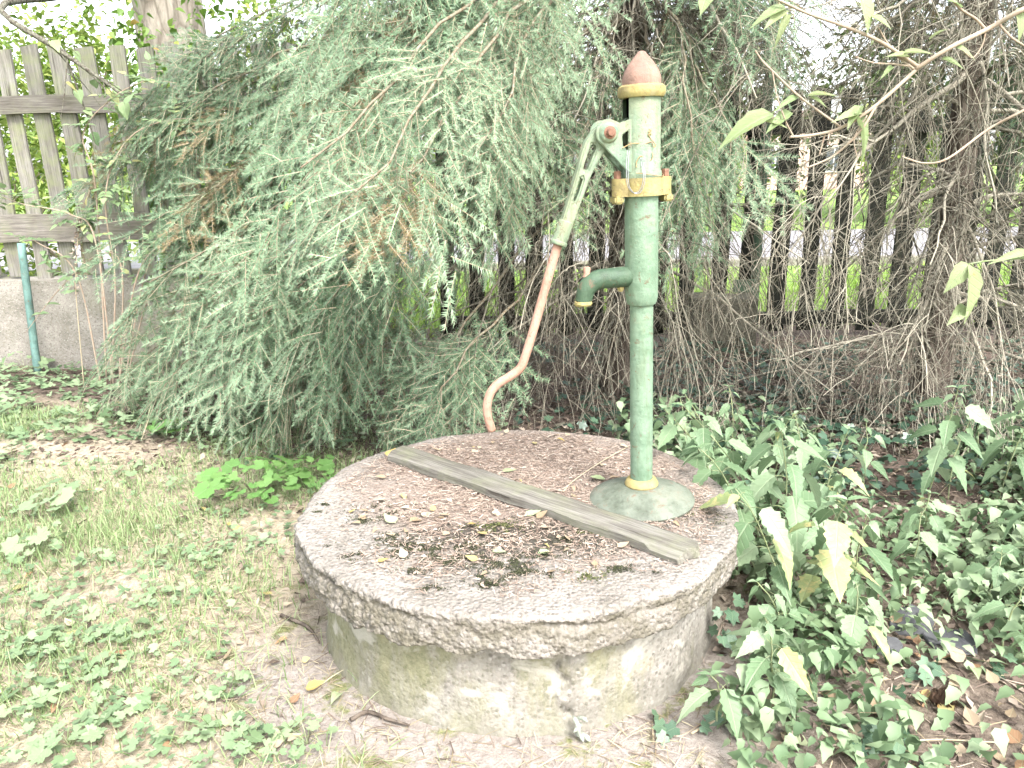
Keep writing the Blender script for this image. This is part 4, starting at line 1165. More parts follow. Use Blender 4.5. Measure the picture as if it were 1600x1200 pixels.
def scatter(acc, T, pos, yaw, pitch, roll, scale, tint, wscale=None):
    """pitch > 0 points the leaf down"""
    V, F = T
    n = len(pos)
    if n == 0: return
    B = np.broadcast_to(V[None], (n,) + V.shape).copy()
    sc = np.broadcast_to(np.asarray(scale, float), (n,))
    B *= sc[:, None, None]
    if wscale is not None: B[:, :, 1] *= (np.asarray(wscale) / sc)[:, None] if np.ndim(wscale) else wscale / sc[:, None]
    W = np.einsum('nij,nvj->nvi', rotm(yaw, pitch, roll), B) + pos[:, None, :]
    FF = (F[None] + (np.arange(n) * len(V))[:, None, None]).reshape(-1, 3)
    acc.add(W.reshape(-1, 3), FF, np.repeat(np.broadcast_to(tint, (n,)), len(V)))
def U(a, b_, n): return rng.uniform(a, b_, n)

MAT['bgleaf'] = leaf_mat('background_foliage', [(0, (0.10, 0.17, 0.03)), (0.5, (0.19, 0.27, 0.05)), (1, (0.33, 0.38, 0.11))], 0.6, 0.4)
MAT['fartree'] = leaf_mat('far_tree_foliage', [(0, (0.05, 0.08, 0.03)), (0.5, (0.10, 0.14, 0.05)), (1, (0.18, 0.22, 0.09))], 0.6, 0.3)
MAT['shrubleaf'] = leaf_mat('shrub_leaves', [(0, (0.08, 0.15, 0.03)), (0.6, (0.16, 0.26, 0.05)), (0.93, (0.24, 0.34, 0.08)), (1, (0.40, 0.27, 0.08))], 0.5, 0.4)
MAT['roseleaf'] = leaf_mat('briar_leaves', [(0, (0.09, 0.15, 0.07)), (0.6, (0.17, 0.25, 0.12)), (0.93, (0.24, 0.31, 0.15)), (1, (0.42, 0.36, 0.14))], 0.5, 0.3)
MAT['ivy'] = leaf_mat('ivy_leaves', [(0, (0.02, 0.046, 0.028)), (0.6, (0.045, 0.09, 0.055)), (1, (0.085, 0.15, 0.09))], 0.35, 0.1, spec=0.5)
MAT['weed'] = leaf_mat('weed_leaves', [(0, (0.10, 0.16, 0.08)), (0.5, (0.185, 0.26, 0.142)), (1, (0.275, 0.345, 0.21))], 0.5, 0.3)
MAT['grass'] = leaf_mat('grass_blades', [(0, (0.12, 0.19, 0.065)), (0.55, (0.22, 0.30, 0.13)), (1, (0.35, 0.40, 0.22))], 0.6, 0.3)
MAT['straw'] = leaf_mat('dry_straw', [(0, (0.20, 0.155, 0.095)), (0.5, (0.35, 0.29, 0.19)), (1, (0.50, 0.44, 0.31))], 0.8, 0.2)
MAT['litter'] = leaf_mat('dead_litter', [(0, (0.065, 0.046, 0.036)), (0.45, (0.155, 0.113, 0.09)), (0.8, (0.28, 0.22, 0.18)), (1, (0.40, 0.33, 0.27))], 0.85, 0.1)
MAT['moss'] = leaf_mat('dark_moss', [(0, (0.022, 0.024, 0.014)), (0.6, (0.05, 0.055, 0.022)), (1, (0.11, 0.125, 0.035))], 0.95, 0.0)

# ------------------------------------------------------------------ shrubs and trees beyond the fence
LITL = (np.array([(0, 0, 0), (0.5, 0.30, 0.06), (0.5, -0.30, 0.06), (1.0, 0, -0.1)]), np.array([(0, 2, 1), (1, 2, 3)]))
def bush(name, centre, size, n, leaf, mat, label, cat='shrub', group=None, nst=7, tmpl=LITL, lobes=9, stem=True):
    cx, cy, cz = centre
    root = thing(name, (cx, cy, cz), label, cat, group)
    lob = [(rng.normal(0, 0.42, 3) * size, rng.uniform(0.35, 0.6)) for _ in range(lobes)]
    pos = []
    for l, q in lob:
        k = n // lobes
        d = norm(rng.normal(size=(k, 3))) * (rng.uniform(0.25, 1.0, (k, 1)) ** 0.5)
        pos.append(l + d * q * np.array(size))
    pos = np.concatenate(pos) + np.array([0, 0, size[2] * 1.05])
    pos = pos[pos[:, 2] > 0.02]
    ac = Acc(); m_ = len(pos)
    scatter(ac, tmpl, pos, U(0, 6.28, m_), U(-0.3, 1.0, m_), U(-0.6, 0.6, m_), U(0.6, 1.2, m_) * leaf, U(0, 1, m_))
    mesh_obj('crown', ac.mesh('crown', mat), root)
    st = Acc()
    for k in range(nst):
        l = lob[k % lobes][0] + np.array([0, 0, size[2] * 1.05])
        p = bezier(np.array([rng.normal(0, 0.08), rng.normal(0, 0.08), -0.1]), np.array([l[0] * 0.3, l[1] * 0.3, max(0.2, l[2] * 0.6)]), l, 9)
        Rr = np.linspace(0.02 * size[2], 0.004, 9)
        v, f = tubes(p[None], Rr[None], 5); st.add(v, f, 0.3)
        P2, R2 = spawn(p[None], Rr[None], 6, 0.4, 1.0, 0.2 * size[2], 0.4 * size[2], (0.4, 1.0), (-0.2, 0.3), 0.02, 5, 0.5, 0.002)
        v, f = tubes(P2, R2, 3); st.add(v, f, 0.3)
    mesh_obj('stem', st.mesh('stem', MAT['twig']), root)
    return root
GB = 'bright shrubs beyond the fence'
for (px, y, sz, n, lb) in (
    (-60, 9.0, (1.3, 0.9, 1.75), 3600, 'yellow green shrub behind the weathered fence at the left edge'),
    (130, 10.2, (1.4, 0.8, 1.9), 3600, 'pale shrub behind the weathered fence left of the thick trunk'),
    (400, 9.4, (1.2, 0.8, 1.8), 3600, 'bright shrub seen past the thick trunk behind the spruce'),
    (700, 18.5, (2.2, 1.4, 2.0), 2600, 'round shrub across the road behind the spruce boughs'),
    (1080, 18.0, (1.6, 1.2, 1.5), 2000, 'shrub across the road glimpsed right of the pump'),
    (1420, 18.0, (1.8, 1.2, 1.45), 2200, 'shrub across the road behind the second spruce trunk'),
    (1640, 17.6, (1.8, 1.2, 2.0), 2200, 'tall shrub across the road at the right edge')):
    x = P(px, 400, y).x
    bush('shrub', (x, y, -0.06), sz, n, 0.16 if y > 12 else 0.12, MAT['bgleaf'], lb, group=GB)
for (px, y, sz, n, lb) in ((60, 24.0, (3.4, 2.5, 3.2), 4200, 'tall pale tree far behind the left picket fence'), (560, 25.0, (3.6, 2.5, 3.4), 4200, 'far tree hidden behind the spruce boughs')):
    x = P(px, 400, y).x
    bush('tree', (x, y, -0.06), sz, n, 0.26, MAT['bgleaf'], lb, 'tree', lobes=12)
for (px, y, sz, n, lb) in ((840, 22.0, (3.0, 2.0, 3.6), 5200, 'broad tree across the road behind the pump'), (1120, 24.0, (2.6, 2.0, 3.9), 5200, 'tall tree across the road behind the dark green metal post'), (1560, 21.0, (3.0, 2.0, 3.6), 5200, 'tall tree across the road at the upper right corner')):
    x = P(px, 400, y).x
    bush('tree', (x, y, -0.06), sz, n, 0.30, MAT['fartree'], lb, 'tree', lobes=14)
c = P(262, 200, 6.3)
bush('leafy_shrub', (c.x, 6.3, -0.05), (0.55, 0.25, 1.35), 2000, 0.085, MAT['shrubleaf'], 'light green shrub in front of the thick trunk just behind the left fence', nst=6, tmpl=LEAF6)
# leafy shrub just inside the fence at the upper left
c = P(365, 110, 5.35)
bush('leafy_shrub', (c.x, 5.35, 0.0), (0.36, 0.2, c.z * 0.5), 1500, 0.075, MAT['shrubleaf'], 'bright green leafy shrub between the thick trunk and the spruce', nst=6, tmpl=LEAF6)

# ================================================================== GROUND COVER (stuff)
def stuff(name, acc, mat, label, cat='ground cover'):
    o = mesh_obj(name, acc.mesh(name, mat))
    return tag(o, label, cat, kind='stuff')
def on_ground(x, y, dz=0.0):
    return np.stack([x, y, ground_z(x, y) + dz], -1)
def clear_well(x, y, r=0.64): return np.hypot(x - WX, y - WY) > r
LIT = (np.array([(0, 0, 0), (0.45, 0.26, 0.10), (0.5, -0.03, 0.0), (0.45, -0.28, 0.13), (1.0, 0.02, 0.08)]), np.array([(0, 2, 1), (0, 3, 2), (1, 2, 4), (2, 3, 4)]))
BIT = (np.array([(0, -0.5, 0), (0, 0.5, 0), (1, 0.5, 0.0), (1, -0.5, 0.0)]), np.array([(0, 1, 2), (0, 2, 3)]))
# grass on the left
def lawn_density(x, y):
    q = np.stack([x * 2.2, y * 2.2, x * 0], -1)
    d = vnoise(q, 61) * 1.5 - 0.15
    d *= np.clip((0.1 - x) / 0.5, 0.0, 1)
    d *= np.clip((4.1 - 0.3 * x - y) / 1.0, 0.05, 1)
    dist = np.hypot(x - WX, y - WY)
    d *= np.clip((dist - 0.66) / 0.45, 0.03, 1)
    return np.clip(d, 0, 1)
def pick(n, x0, x1, y0, y1, dens):
    x = rng.uniform(x0, x1, n); y = rng.uniform(y0, y1, n)
    k = rng.uniform(0, 1, n) < dens(x, y)
    return x[k], y[k]
def near_bias(n, x0, x1, y0, y1):
    x = rng.uniform(x0, x1, n); y = y0 + (y1 - y0) * rng.uniform(0, 1, n) ** 1.35
    return x, y
ac = Acc()
x, y = near_bias(165000, -3.4, 0.3, 0.85, 4.4)
k = rng.uniform(0, 1, len(x)) < lawn_density(x, y) * 0.62; x, y = x[k], y[k]
n = len(x)
scatter(ac, BLADE, on_ground(x, y, -0.003), U(0, 6.28, n), -U(0.35, 1.45, n), U(-0.4, 0.4, n), U(0.035, 0.10, n) * (0.7 + 0.6 * vnoise(np.stack([x * 3, y * 3, x * 0], -1), 62)), U(0, 1, n), wscale=U(0.0022, 0.0042, n))
grass_o = stuff('lawn_grass', ac, MAT['grass'], 'short thin green grass growing left of the well', 'grass')
ac = Acc()
x, y = near_bias(36000, -3.6, 0.45, 0.8, 4.4)
k = (rng.uniform(0, 1, len(x)) < np.clip(lawn_density(x, y) + 0.45, 0, 1) * np.clip((4.2 - y) / 1.2, 0.1, 1)) & clear_well(x, y, 0.63); x, y = x[k], y[k]
n = len(x)
scatter(ac, BLADE, on_ground(x, y, 0.003), U(0, 6.28, n), -U(-0.03, 0.35, n), U(-0.6, 0.6, n), U(0.03, 0.10, n), U(0, 1, n), wscale=U(0.0014, 0.0032, n))
stuff('straw_thatch', ac, MAT['straw'], 'dry straw coloured thatch lying between the lawn weeds', 'dry grass')
# litter of leaves and needles on the soil
ac = Acc()
x = rng.uniform(-2.6, 4.2, 15000); y = 0.9 + 4.6 * rng.uniform(0, 1, 15000) ** 1.1
edge = 0.55 * x + y + (vnoise(np.stack([x * 1.5, y * 1.5, x * 0], -1), 66) - 0.5) * 1.2
k = ((edge > 2.35) | ((x > 0.55) & (y < 2.6)) | (rng.uniform(0, 1, len(x)) < 0.07)) & clear_well(x, y, 0.62); x, y = x[k], y[k]
n = len(x)
scatter(ac, LIT, on_ground(x, y, 0.006), U(0, 6.28, n), U(-0.4, 0.35, n), U(-0.7, 0.7, n), U(0.018, 0.055, n), U(0, 1, n) ** 1.3)
x = rng.uniform(-2.4, 3.6, 22000); y = 0.9 + 4.2 * rng.uniform(0, 1, 22000) ** 1.1
edge = 0.55 * x + y
k = ((edge > 2.3) | ((x > 0.55) & (y < 2.6)) | ((np.hypot(x - WX, y - WY) < 0.95) & (rng.uniform(0, 1, len(x)) < 0.8))) & clear_well(x, y, 0.615); x, y = x[k], y[k]
n = len(x)
scatter(ac, BIT, on_ground(x, y, 0.005), U(0, 6.28, n), U(-0.25, 0.25, n), U(-1, 1, n), U(0.015, 0.06, n), U(0.1, 1, n), wscale=U(0.0012, 0.003, n))
stuff('leaf_litter', ac, MAT['litter'], 'brown leaf and needle litter on the soil round the well', 'litter')
# needle litter on the cover
MAT['cover_litter'] = leaf_mat('dry_needles_and_scraps', [(0, (0.11, 0.075, 0.058)), (0.4, (0.24, 0.175, 0.14)), (0.8, (0.36, 0.285, 0.235)), (1, (0.44, 0.37, 0.31))], 0.85, 0.1)
ac = Acc()
n = 26000
r = 0.6 * np.sqrt(rng.uniform(0, 1, n)); a = rng.uniform(0, 6.28, n)
x, y = WX + r * np.cos(a), WY + r * np.sin(a)
den = np.clip(1.35 - np.hypot(x - 0.03, (y - 2.34) * 1.0) / 0.55 + (vnoise(np.stack([x * 9, y * 9, x * 0], -1), 71) - 0.5) * 1.3, 0.015, 1)
k = rng.uniform(0, 1, n) < den; x, y = x[k], y[k]; n = len(x)
pos = np.stack([x, y, WZ + U(0.002, 0.007, n)], -1)
scatter(ac, BIT, pos, U(0, 6.28, n), U(-0.18, 0.18, n), U(-0.8, 0.8, n), U(0.008, 0.03, n), U(0.15, 1, n), wscale=U(0.0009, 0.0024, n))
n = 1300
r = 0.56 * np.sqrt(rng.uniform(0, 1, n)); a = rng.uniform(0, 6.28, n)
x, y = WX + r * np.cos(a), WY + r * np.sin(a)
pos = np.stack([x, y, np.full(n, WZ + 0.005)], -1)
scatter(ac, LIT, pos, U(0, 6.28, n), U(-0.2, 0.2, n), U(-0.5, 0.5, n), U(0.006, 0.018, n), U(0.3, 1, n))
stuff('needle_litter', ac, MAT['cover_litter'], 'reddish brown spruce needles and scraps strewn over the well cover', 'litter')
# moss tufts on the cover
ac = Acc()
MOSS = [(600, 800, .05), (505, 790, .012), (497, 802, .015), (556, 870, .02), (520, 855, .012), (640, 858, .05), (690, 862, .05), (735, 858, .05), (700, 880, .035), (790, 880, .05), (760, 905, .03), (885, 845, .03), (905, 860, .03), (920, 835, .025),
        (920, 900, .03), (870, 900, .02), (965, 890, .025), (1018, 897, .012), (780, 825, .04), (765, 915, .012), (675, 920, .015), (610, 840, .03), (640, 895, .02), (1100, 808, .03), (1125, 822, .012), (850, 868, .03), (820, 895, .025), (560, 815, .015)]
for (px, py, rr) in MOSS:
    c = Pz(px, py, WZ)
    n = int(900 * (rr / 0.03) ** 1.7) + 80
    d = rng.normal(size=(n, 2)) * rr * 0.75 * np.array([1.4, 0.8])
    keep = vnoise(np.stack([(c.x + d[:, 0]) * 45, (c.y + d[:, 1]) * 60, d[:, 0] * 0], -1), 77) > 0.48
    d = d[keep]; n = len(d)
    if not n: continue
    h = np.exp(-(d ** 2).sum(1) / (rr * 0.6) ** 2) * 0.004
    pos = np.stack([c.x + d[:, 0], c.y + d[:, 1], WZ + U(-0.001, 0.003, n) + h], -1)
    ok = np.hypot(pos[:, 0] - WX, pos[:, 1] - WY) < 0.63
    pos = pos[ok]; n = len(pos)
    bright = 0.45 if px in (1100, 780, 920) else 0.0
    scatter(ac, BIT, pos, U(0, 6.28, n), U(-1.0, 0.1, n), U(-1, 1, n), U(0.002, 0.005, n), np.clip(U(0, 0.6, n) + bright, 0, 1), wscale=U(0.0012, 0.0028, n))
stuff('moss', ac, MAT['moss'], 'dark green and blackish moss tufts on the well cover', 'moss')
# ivy carpet under the spruces
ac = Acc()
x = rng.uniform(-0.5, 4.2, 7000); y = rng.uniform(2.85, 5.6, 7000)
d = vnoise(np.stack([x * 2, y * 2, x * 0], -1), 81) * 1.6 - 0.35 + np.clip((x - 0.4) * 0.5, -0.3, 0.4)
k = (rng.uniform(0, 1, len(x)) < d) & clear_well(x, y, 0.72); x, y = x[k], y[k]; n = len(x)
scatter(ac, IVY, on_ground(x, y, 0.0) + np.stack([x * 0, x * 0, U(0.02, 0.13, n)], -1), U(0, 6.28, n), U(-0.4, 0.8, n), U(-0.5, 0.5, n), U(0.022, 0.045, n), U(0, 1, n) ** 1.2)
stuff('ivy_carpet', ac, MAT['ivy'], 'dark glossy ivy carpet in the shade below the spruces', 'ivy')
# low broad-leaved weeds among the lawn and at the right
ac = Acc()
x, y = near_bias(8200, -3.4, 0.1, 0.9, 4.8)
q = vnoise(np.stack([x * 1.9, y * 1.9, x * 0], -1), 83)
k = (rng.uniform(0, 1, len(x)) < np.clip((q - 0.42) * 2.4, 0, 1) * np.clip((4.9 - y), 0, 1)) & clear_well(x, y, 0.85); x, y = x[k], y[k]; n = len(x)
h = U(0.01, 0.05, n)
for T, kk in ((ROUND, 0), (TREFOIL, 1), (PALM, 2)):
    s = (np.arange(n) % 3 == kk)
    if s.any():
        m_ = s.sum()
        scatter(ac, T, on_ground(x[s], y[s]) + np.stack([x[s] * 0, x[s] * 0, h[s]], -1), U(0, 6.28, m_), U(-0.35, 0.5, m_), U(-0.4, 0.4, m_), U(0.009, 0.023, m_), U(0.1, 1, m_))
x = rng.uniform(-4.2, -1.3, 1500); y = rng.uniform(3.7, 5.35, 1500); n = len(x)
scatter(ac, TREFOIL, on_ground(x, y) + np.stack([x * 0, x * 0, U(0.01, 0.13, n) * vnoise(np.stack([x * 3, y * 3, x * 0], -1), 87)], -1), U(0, 6.28, n), U(-0.35, 0.6, n), U(-0.4, 0.4, n), U(0.022, 0.05, n), U(0.0, 0.9, n))
stuff('lawn_weeds', ac, MAT['weed'], 'small round and lobed weed leaves spread through the lawn', 'weeds')
ac = Acc()
x = rng.uniform(0.5, 3.6, 23000); y = rng.uniform(1.0, 3.9, 23000)
q = vnoise(np.stack([x * 1.7, y * 1.7, x * 0], -1), 85)
bare = (x > 1.05) & (y < 1.75) | (x + 0.2 < 0.62 * y - 0.35)
dens = np.clip((q - 0.08) * 2.8, 0, 1) * np.where((x > 0.95) & (y < 1.8), 0.12, 1.0) * np.clip((3.9 - y) * 1.2, 0, 1)
k = (rng.uniform(0, 1, len(x)) < dens) & clear_well(x, y, 0.74); x, y = x[k], y[k]; n = len(x)
hmax = 0.05 + 0.24 * q[k]
h = U(0.02, 1, n) * hmax
scatter(ac, ovate(6, 0.33, 0.28, 0.35, 0.12), on_ground(x, y) + np.stack([x * 0, x * 0, h], -1), U(0, 6.28, n), U(-0.15, 0.9, n), U(-0.4, 0.4, n), U(0.02, 0.065, n) * (0.7 + 0.6 * q[k]), np.clip(U(0.0, 1, n) + (vnoise(np.stack([x * 5, y * 5, x * 0], -1), 91) - 0.4) * 0.8, 0, 1))
stuff('undergrowth', ac, MAT['weed'], 'dense low green undergrowth right of the well', 'weeds')
# dry stalks among the undergrowth on the right and grass tufts on the verge
ac = Acc()
x = rng.uniform(0.6, 2.6, 420); y = rng.uniform(1.1, 3.2, 420); k = clear_well(x, y, 0.72); x, y = x[k], y[k]; n = len(x)
scatter(ac, BIT, on_ground(x, y, 0.015), U(0, 6.28, n), -U(0.0, 0.5, n), U(-1, 1, n), U(0.05, 0.18, n), U(0.1, 0.7, n), wscale=U(0.0012, 0.0026, n))
stuff('dry_stalks', ac, MAT['straw'], 'thin pale dry stalks lying among the weeds at the right', 'dry stalks')
ac = Acc()
x = rng.uniform(-6, 8, 9000); y = 6.3 + 3.5 * rng.uniform(0, 1, 9000) ** 1.5; n = len(x)
scatter(ac, BLADE, np.stack([x, y, np.full(n, -0.06)], -1), U(0, 6.28, n), -U(0.6, 1.5, n), U(-0.4, 0.4, n), U(0.12, 0.38, n), U(0.2, 1, n), wscale=U(0.008, 0.016, n))
MAT['verge_blade'] = leaf_mat('verge_grass_blades', [(0, (0.10, 0.19, 0.03)), (0.5, (0.19, 0.30, 0.05)), (1, (0.30, 0.40, 0.10))], 0.6, 0.4)
stuff('verge_grass', ac, MAT['verge_blade'], 'bright green long grass beyond the pickets', 'grass')

# ================================================================== PLANTS AS THINGS
def tmesh(name, T, mat):
    return np_mesh(name, T[0], T[1], mat, smooth=True)
LM = {}
MAT['nettle'] = leaf_mat('nettle_leaves', [(0, (0.12, 0.19, 0.10)), (0.5, (0.19, 0.28, 0.155)), (1, (0.28, 0.36, 0.23))], 0.5, 0.3, by='obj')
MAT['nettle_y'] = leaf_mat('yellowing_nettle_leaf', [(0, (0.24, 0.32, 0.14)), (1, (0.36, 0.39, 0.18))], 0.5, 0.3, by='obj', spots=(0.5, (0.50, 0.42, 0.20)))
MAT['fresh'] = leaf_mat('fresh_green_leaves', [(0, (0.11, 0.235, 0.06)), (1, (0.20, 0.35, 0.11))], 0.5, 0.35, by='obj')
MAT['weed_o'] = leaf_mat('weed_plant_leaves', [(0, (0.16, 0.235, 0.12)), (1, (0.27, 0.345, 0.20))], 0.5, 0.3, by='obj')
MAT['ivy_o'] = leaf_mat('ivy_plant_leaves', [(0, (0.05, 0.10, 0.06)), (1, (0.13, 0.21, 0.13))], 0.4, 0.15, by='obj')
MAT['elder'] = leaf_mat('pale_yellow_green_leaves', [(0, (0.22, 0.29, 0.13)), (1, (0.34, 0.38, 0.20))], 0.5, 0.4, by='obj', spots=(0.66, (0.30, 0.17, 0.06)))
MAT['fall_tan'] = leaf_mat('fallen_tan_leaf', [(0, (0.28, 0.20, 0.13)), (0.5, (0.38, 0.29, 0.21)), (1, (0.46, 0.38, 0.29))], 0.8, 0.15, by='obj')
MAT['fall_yellow'] = leaf_mat('fallen_yellow_leaf', [(0, (0.46, 0.32, 0.11)), (1, (0.44, 0.38, 0.18))], 0.6, 0.25, by='obj', spots=(0.62, (0.38, 0.2, 0.06)))
MAT['fall_green'] = leaf_mat('fallen_pale_green_leaf', [(0, (0.30, 0.36, 0.20)), (1, (0.42, 0.46, 0.29))], 0.6, 0.25, by='obj')
MAT['fall_brown'] = leaf_mat('fallen_rust_leaf', [(0, (0.24, 0.135, 0.08)), (1, (0.36, 0.21, 0.12))], 0.75, 0.15, by='obj')
for k, (w, fo, cu, se) in enumerate(((0.30, 0.28, 0.30, 0.13), (0.26, 0.4, 0.45, 0.15), (0.33, 0.18, 0.12, 0.12))):
    LM['nettle', k] = tmesh('nettle_leaf', ovate(12, w * 0.74, fo, cu, se), MAT['nettle'])
    LM['nettle_y', k] = tmesh('nettle_leaf_yellow', ovate(12, w * 0.74, fo, cu, se), MAT['nettle_y'])
    LM['fresh', k] = tmesh('leaflet', ROUND if k else TREFOIL, MAT['fresh'])
    LM['palm', k] = tmesh('palmate_leaf', (PALM, TREFOIL, ROUND)[k], MAT['weed_o'])
    LM['ivy', k] = tmesh('ivy_leaf', lobed([(0, 1.0), (18, 0.6), (45, 0.8), (62, 0.48), (105, 0.6), (150, 0.4), (180, 0.12), (210, 0.4), (255, 0.6), (298, 0.48), (315, 0.8), (342, 0.6)], (-0.2, -0.05, 0.1)[k], k), MAT['ivy_o'])
    LM['elder', k] = tmesh('broad_leaf', ovate(9, (0.27, 0.24, 0.2)[k], (0.3, 0.5, 0.7)[k], (0.35, 0.15, 0.6)[k], 0.06), MAT['elder'])
    LM['rose', k] = tmesh('briar_leaflet', ovate(6, 0.32, 0.2, (0.1, 0.25, 0.3)[k], 0.05), None)
    for nm in ('tan', 'yellow', 'green', 'brown'):
        LM['fall_' + nm, k] = tmesh('fallen_leaf', ovate(7, (0.30, 0.24, 0.38)[k], (0.15, 0.5, 0.3)[k], (-0.15, 0.3, -0.35)[k], 0.05), MAT['fall_' + nm])
MAT['rose_o'] = leaf_mat('briar_leaflets', [(0, (0.13, 0.21, 0.10)), (0.85, (0.24, 0.32, 0.16)), (1, (0.40, 0.36, 0.15))], 0.5, 0.3, by='obj')
for k in range(3): LM['rose', k].materials.clear(); LM['rose', k].materials.append(MAT['rose_o'])
MAT['stem'] = twig_mat('green_stem', [(0, (0.15, 0.20, 0.08)), (1, (0.26, 0.28, 0.14))])
MAT['cane'] = twig_mat('pale_cane', [(0, (0.28, 0.20, 0.15)), (1, (0.44, 0.35, 0.28))])
MAT['straw_stem'] = twig_mat('straw_stem', [(0, (0.35, 0.28, 0.19)), (1, (0.45, 0.37, 0.26))])

def put_leaf(parent, key, p, D, up, size, name='leaf', wfac=1.0):
    """p local to parent, D direction of the leaf tip, up its upper side"""
    X = Vector(D).normalized(); Y = Vector(up).cross(X)
    if Y.length < 1e-4: Y = Vector((0, 1, 0)).cross(X)
    Y.normalize(); Z = X.cross(Y)
    o = bpy.data.objects.new(name, LM[key])
    COL.objects.link(o); o.parent = parent
    o.matrix_local = Matrix(((X.x * size, Y.x * size * wfac, Z.x * size, p[0]), (X.y * size, Y.y * size * wfac, Z.y * size, p[1]), (X.z * size, Y.z * size * wfac, Z.z * size, p[2]), (0, 0, 0, 1)))
    return o
def nettle(name, base, height, lean, pairs, leaf, label, group=None, yellow=0.0, s0=0.25, kind='nettle'):
    base = Vector((base[0], base[1], gz(base[0], base[1])))
    root = thing(name, base, label, 'plant', group)
    lean = np.array(lean, float)
    ts = np.linspace(0, 1, 9)
    path = np.stack([lean[0] * ts ** 1.8, lean[1] * ts ** 1.8, height * (ts - 0.25 * ts ** 3 * np.hypot(*lean) / max(height, 0.1))], -1)
    path[1:] += np.cumsum(rng.normal(size=(8, 3)) * 0.004, axis=0)
    st = Acc(); st.add(*tubes(path[None], np.linspace(0.0034, 0.0014, 9)[None], 5), 0.5); az = rng.uniform(0, 3.14)
    pts = []
    for k in range(pairs):
        s = s0 + (1 - s0) * (k + 0.5) / pairs
        i = min(7, int(s * 8)); f = s * 8 - i
        p = path[i] * (1 - f) + path[i + 1] * f
        az += math.pi / 2 + rng.normal(0, 0.25)
        size = leaf * (0.55 + 0.65 * math.sin(math.pi * min(1, (s - s0) / (1 - s0) * 0.75 + 0.2))) * rng.uniform(0.8, 1.15)
        if k == pairs - 1: size *= 0.6
        for sd in (0, 1):
            a = az + math.pi * sd + rng.normal(0, 0.2)
            dr = rng.uniform(0.1, 0.9) if kind == 'nettle' else rng.uniform(-0.3, 0.4)
            out = np.array([math.cos(a), math.sin(a), 0.0])
            pe = p + out * size * 0.28 + np.array([0, 0, size * 0.08])
            st.add(*tubes(np.stack([p, (p + pe) / 2 + np.array([0, 0, 0.004]), pe])[None], np.full((1, 3), 0.0011), 3), 0.5)
            D = (out[0], out[1], -dr)
            key = 'nettle_y' if rng.random() < yellow else 'nettle'
            put_leaf(root, (key, int(rng.integers(0, 3))), pe, D, (rng.normal(0, 0.25), rng.normal(0, 0.25) - 0.1, 1), size)
    for q in range(2):
        put_leaf(root, ('nettle', q), path[-1], (math.cos(az + q * 3.1), math.sin(az + q * 3.1), 0.5), (0, 0, 1), leaf * 0.4)
    mesh_obj('stem', st.mesh('stem', MAT['stem'], True), root)
    return root
def g(px, py): return Pz(px, py, 0.0)
# big nettles that lean over the cover beside the pump
nettle('nettle', (0.88, 2.50), 0.66, (-0.30, -0.05), 7, 0.135, 'tall nettle leaning over the well cover just right of the pump pipe')
nettle('nettle', (0.95, 2.38), 0.60, (-0.12, -0.15), 7, 0.145, 'nettle with large drooping leaves at the right rim of the well cover', yellow=0.15)
nettle('nettle', (0.92, 2.12), 0.50, (0.02, -0.14), 6, 0.15, 'nettle with yellowing leaves hanging beside the slab edge', yellow=0.7)
nettle('nettle', (0.80, 2.72), 0.56, (-0.16, -0.02), 6, 0.11, 'nettle standing behind the pump base')
nettle('nettle', (0.80, 2.22), 0.46, (-0.36, -0.14), 6, 0.11, 'thin nettle drooping over the right end of the plank', s0=0.55)
nettle('nettle', (0.76, 2.62), 0.62, (-0.24, -0.14), 7, 0.12, 'nettle bending over the rear right of the cover behind the pump foot')
nettle('nettle', (0.80, 2.02), 0.54, (-0.20, -0.04), 6, 0.13, 'nettle whose leaves lie over the bare right rim of the cover', yellow=0.3, s0=0.4)
nettle('nettle', (0.79, 2.38), 0.56, (-0.22, -0.12), 6, 0.13, 'leafy nettle rising between the pump foot and the slab edge', s0=0.4)
p_ = g(1450, 790); nettle('nettle', (p_.x, p_.y), 0.55, (0.02, -0.06), 7, 0.13, 'tall pale nettle in front of the second spruce trunk', yellow=0.1)
p_ = g(1560, 780); nettle('nettle', (p_.x, p_.y), 0.5, (0.05, -0.04), 7, 0.12, 'nettle growing near the right edge below the dead twigs')
p_ = g(1330, 960); nettle('nettle', (p_.x, p_.y), 0.42, (-0.03, -0.08), 6, 0.12, 'nettle in the middle of the patch beside the slate pieces')
p_ = g(1200, 1110); nettle('nettle', (p_.x, p_.y), 0.34, (-0.05, -0.05), 6, 0.11, 'nettle low in front at the right foot of the well', yellow=0.1)
p_ = g(1120, 1130); nettle('nettle', (p_.x, p_.y), 0.20, (-0.06, -0.04), 4, 0.09, 'small nettle nearest the concrete at the lower right')
GN = 'nettles in the patch right of the well'
k = 0
while k < 34:
    x, y = rng.uniform(0.72, 2.7), rng.uniform(1.45, 3.3)
    if not clear_well(x, y, 0.78) or (x > 1.0 and y < 1.85): continue
    nettle('nettle', (x, y), rng.uniform(0.16, 0.42), rng.normal(0, 0.06, 2), int(rng.integers(4, 6)), rng.uniform(0.06, 0.115), 'young nettle in the dense green patch right of the well', GN, yellow=0.04)
    k += 1
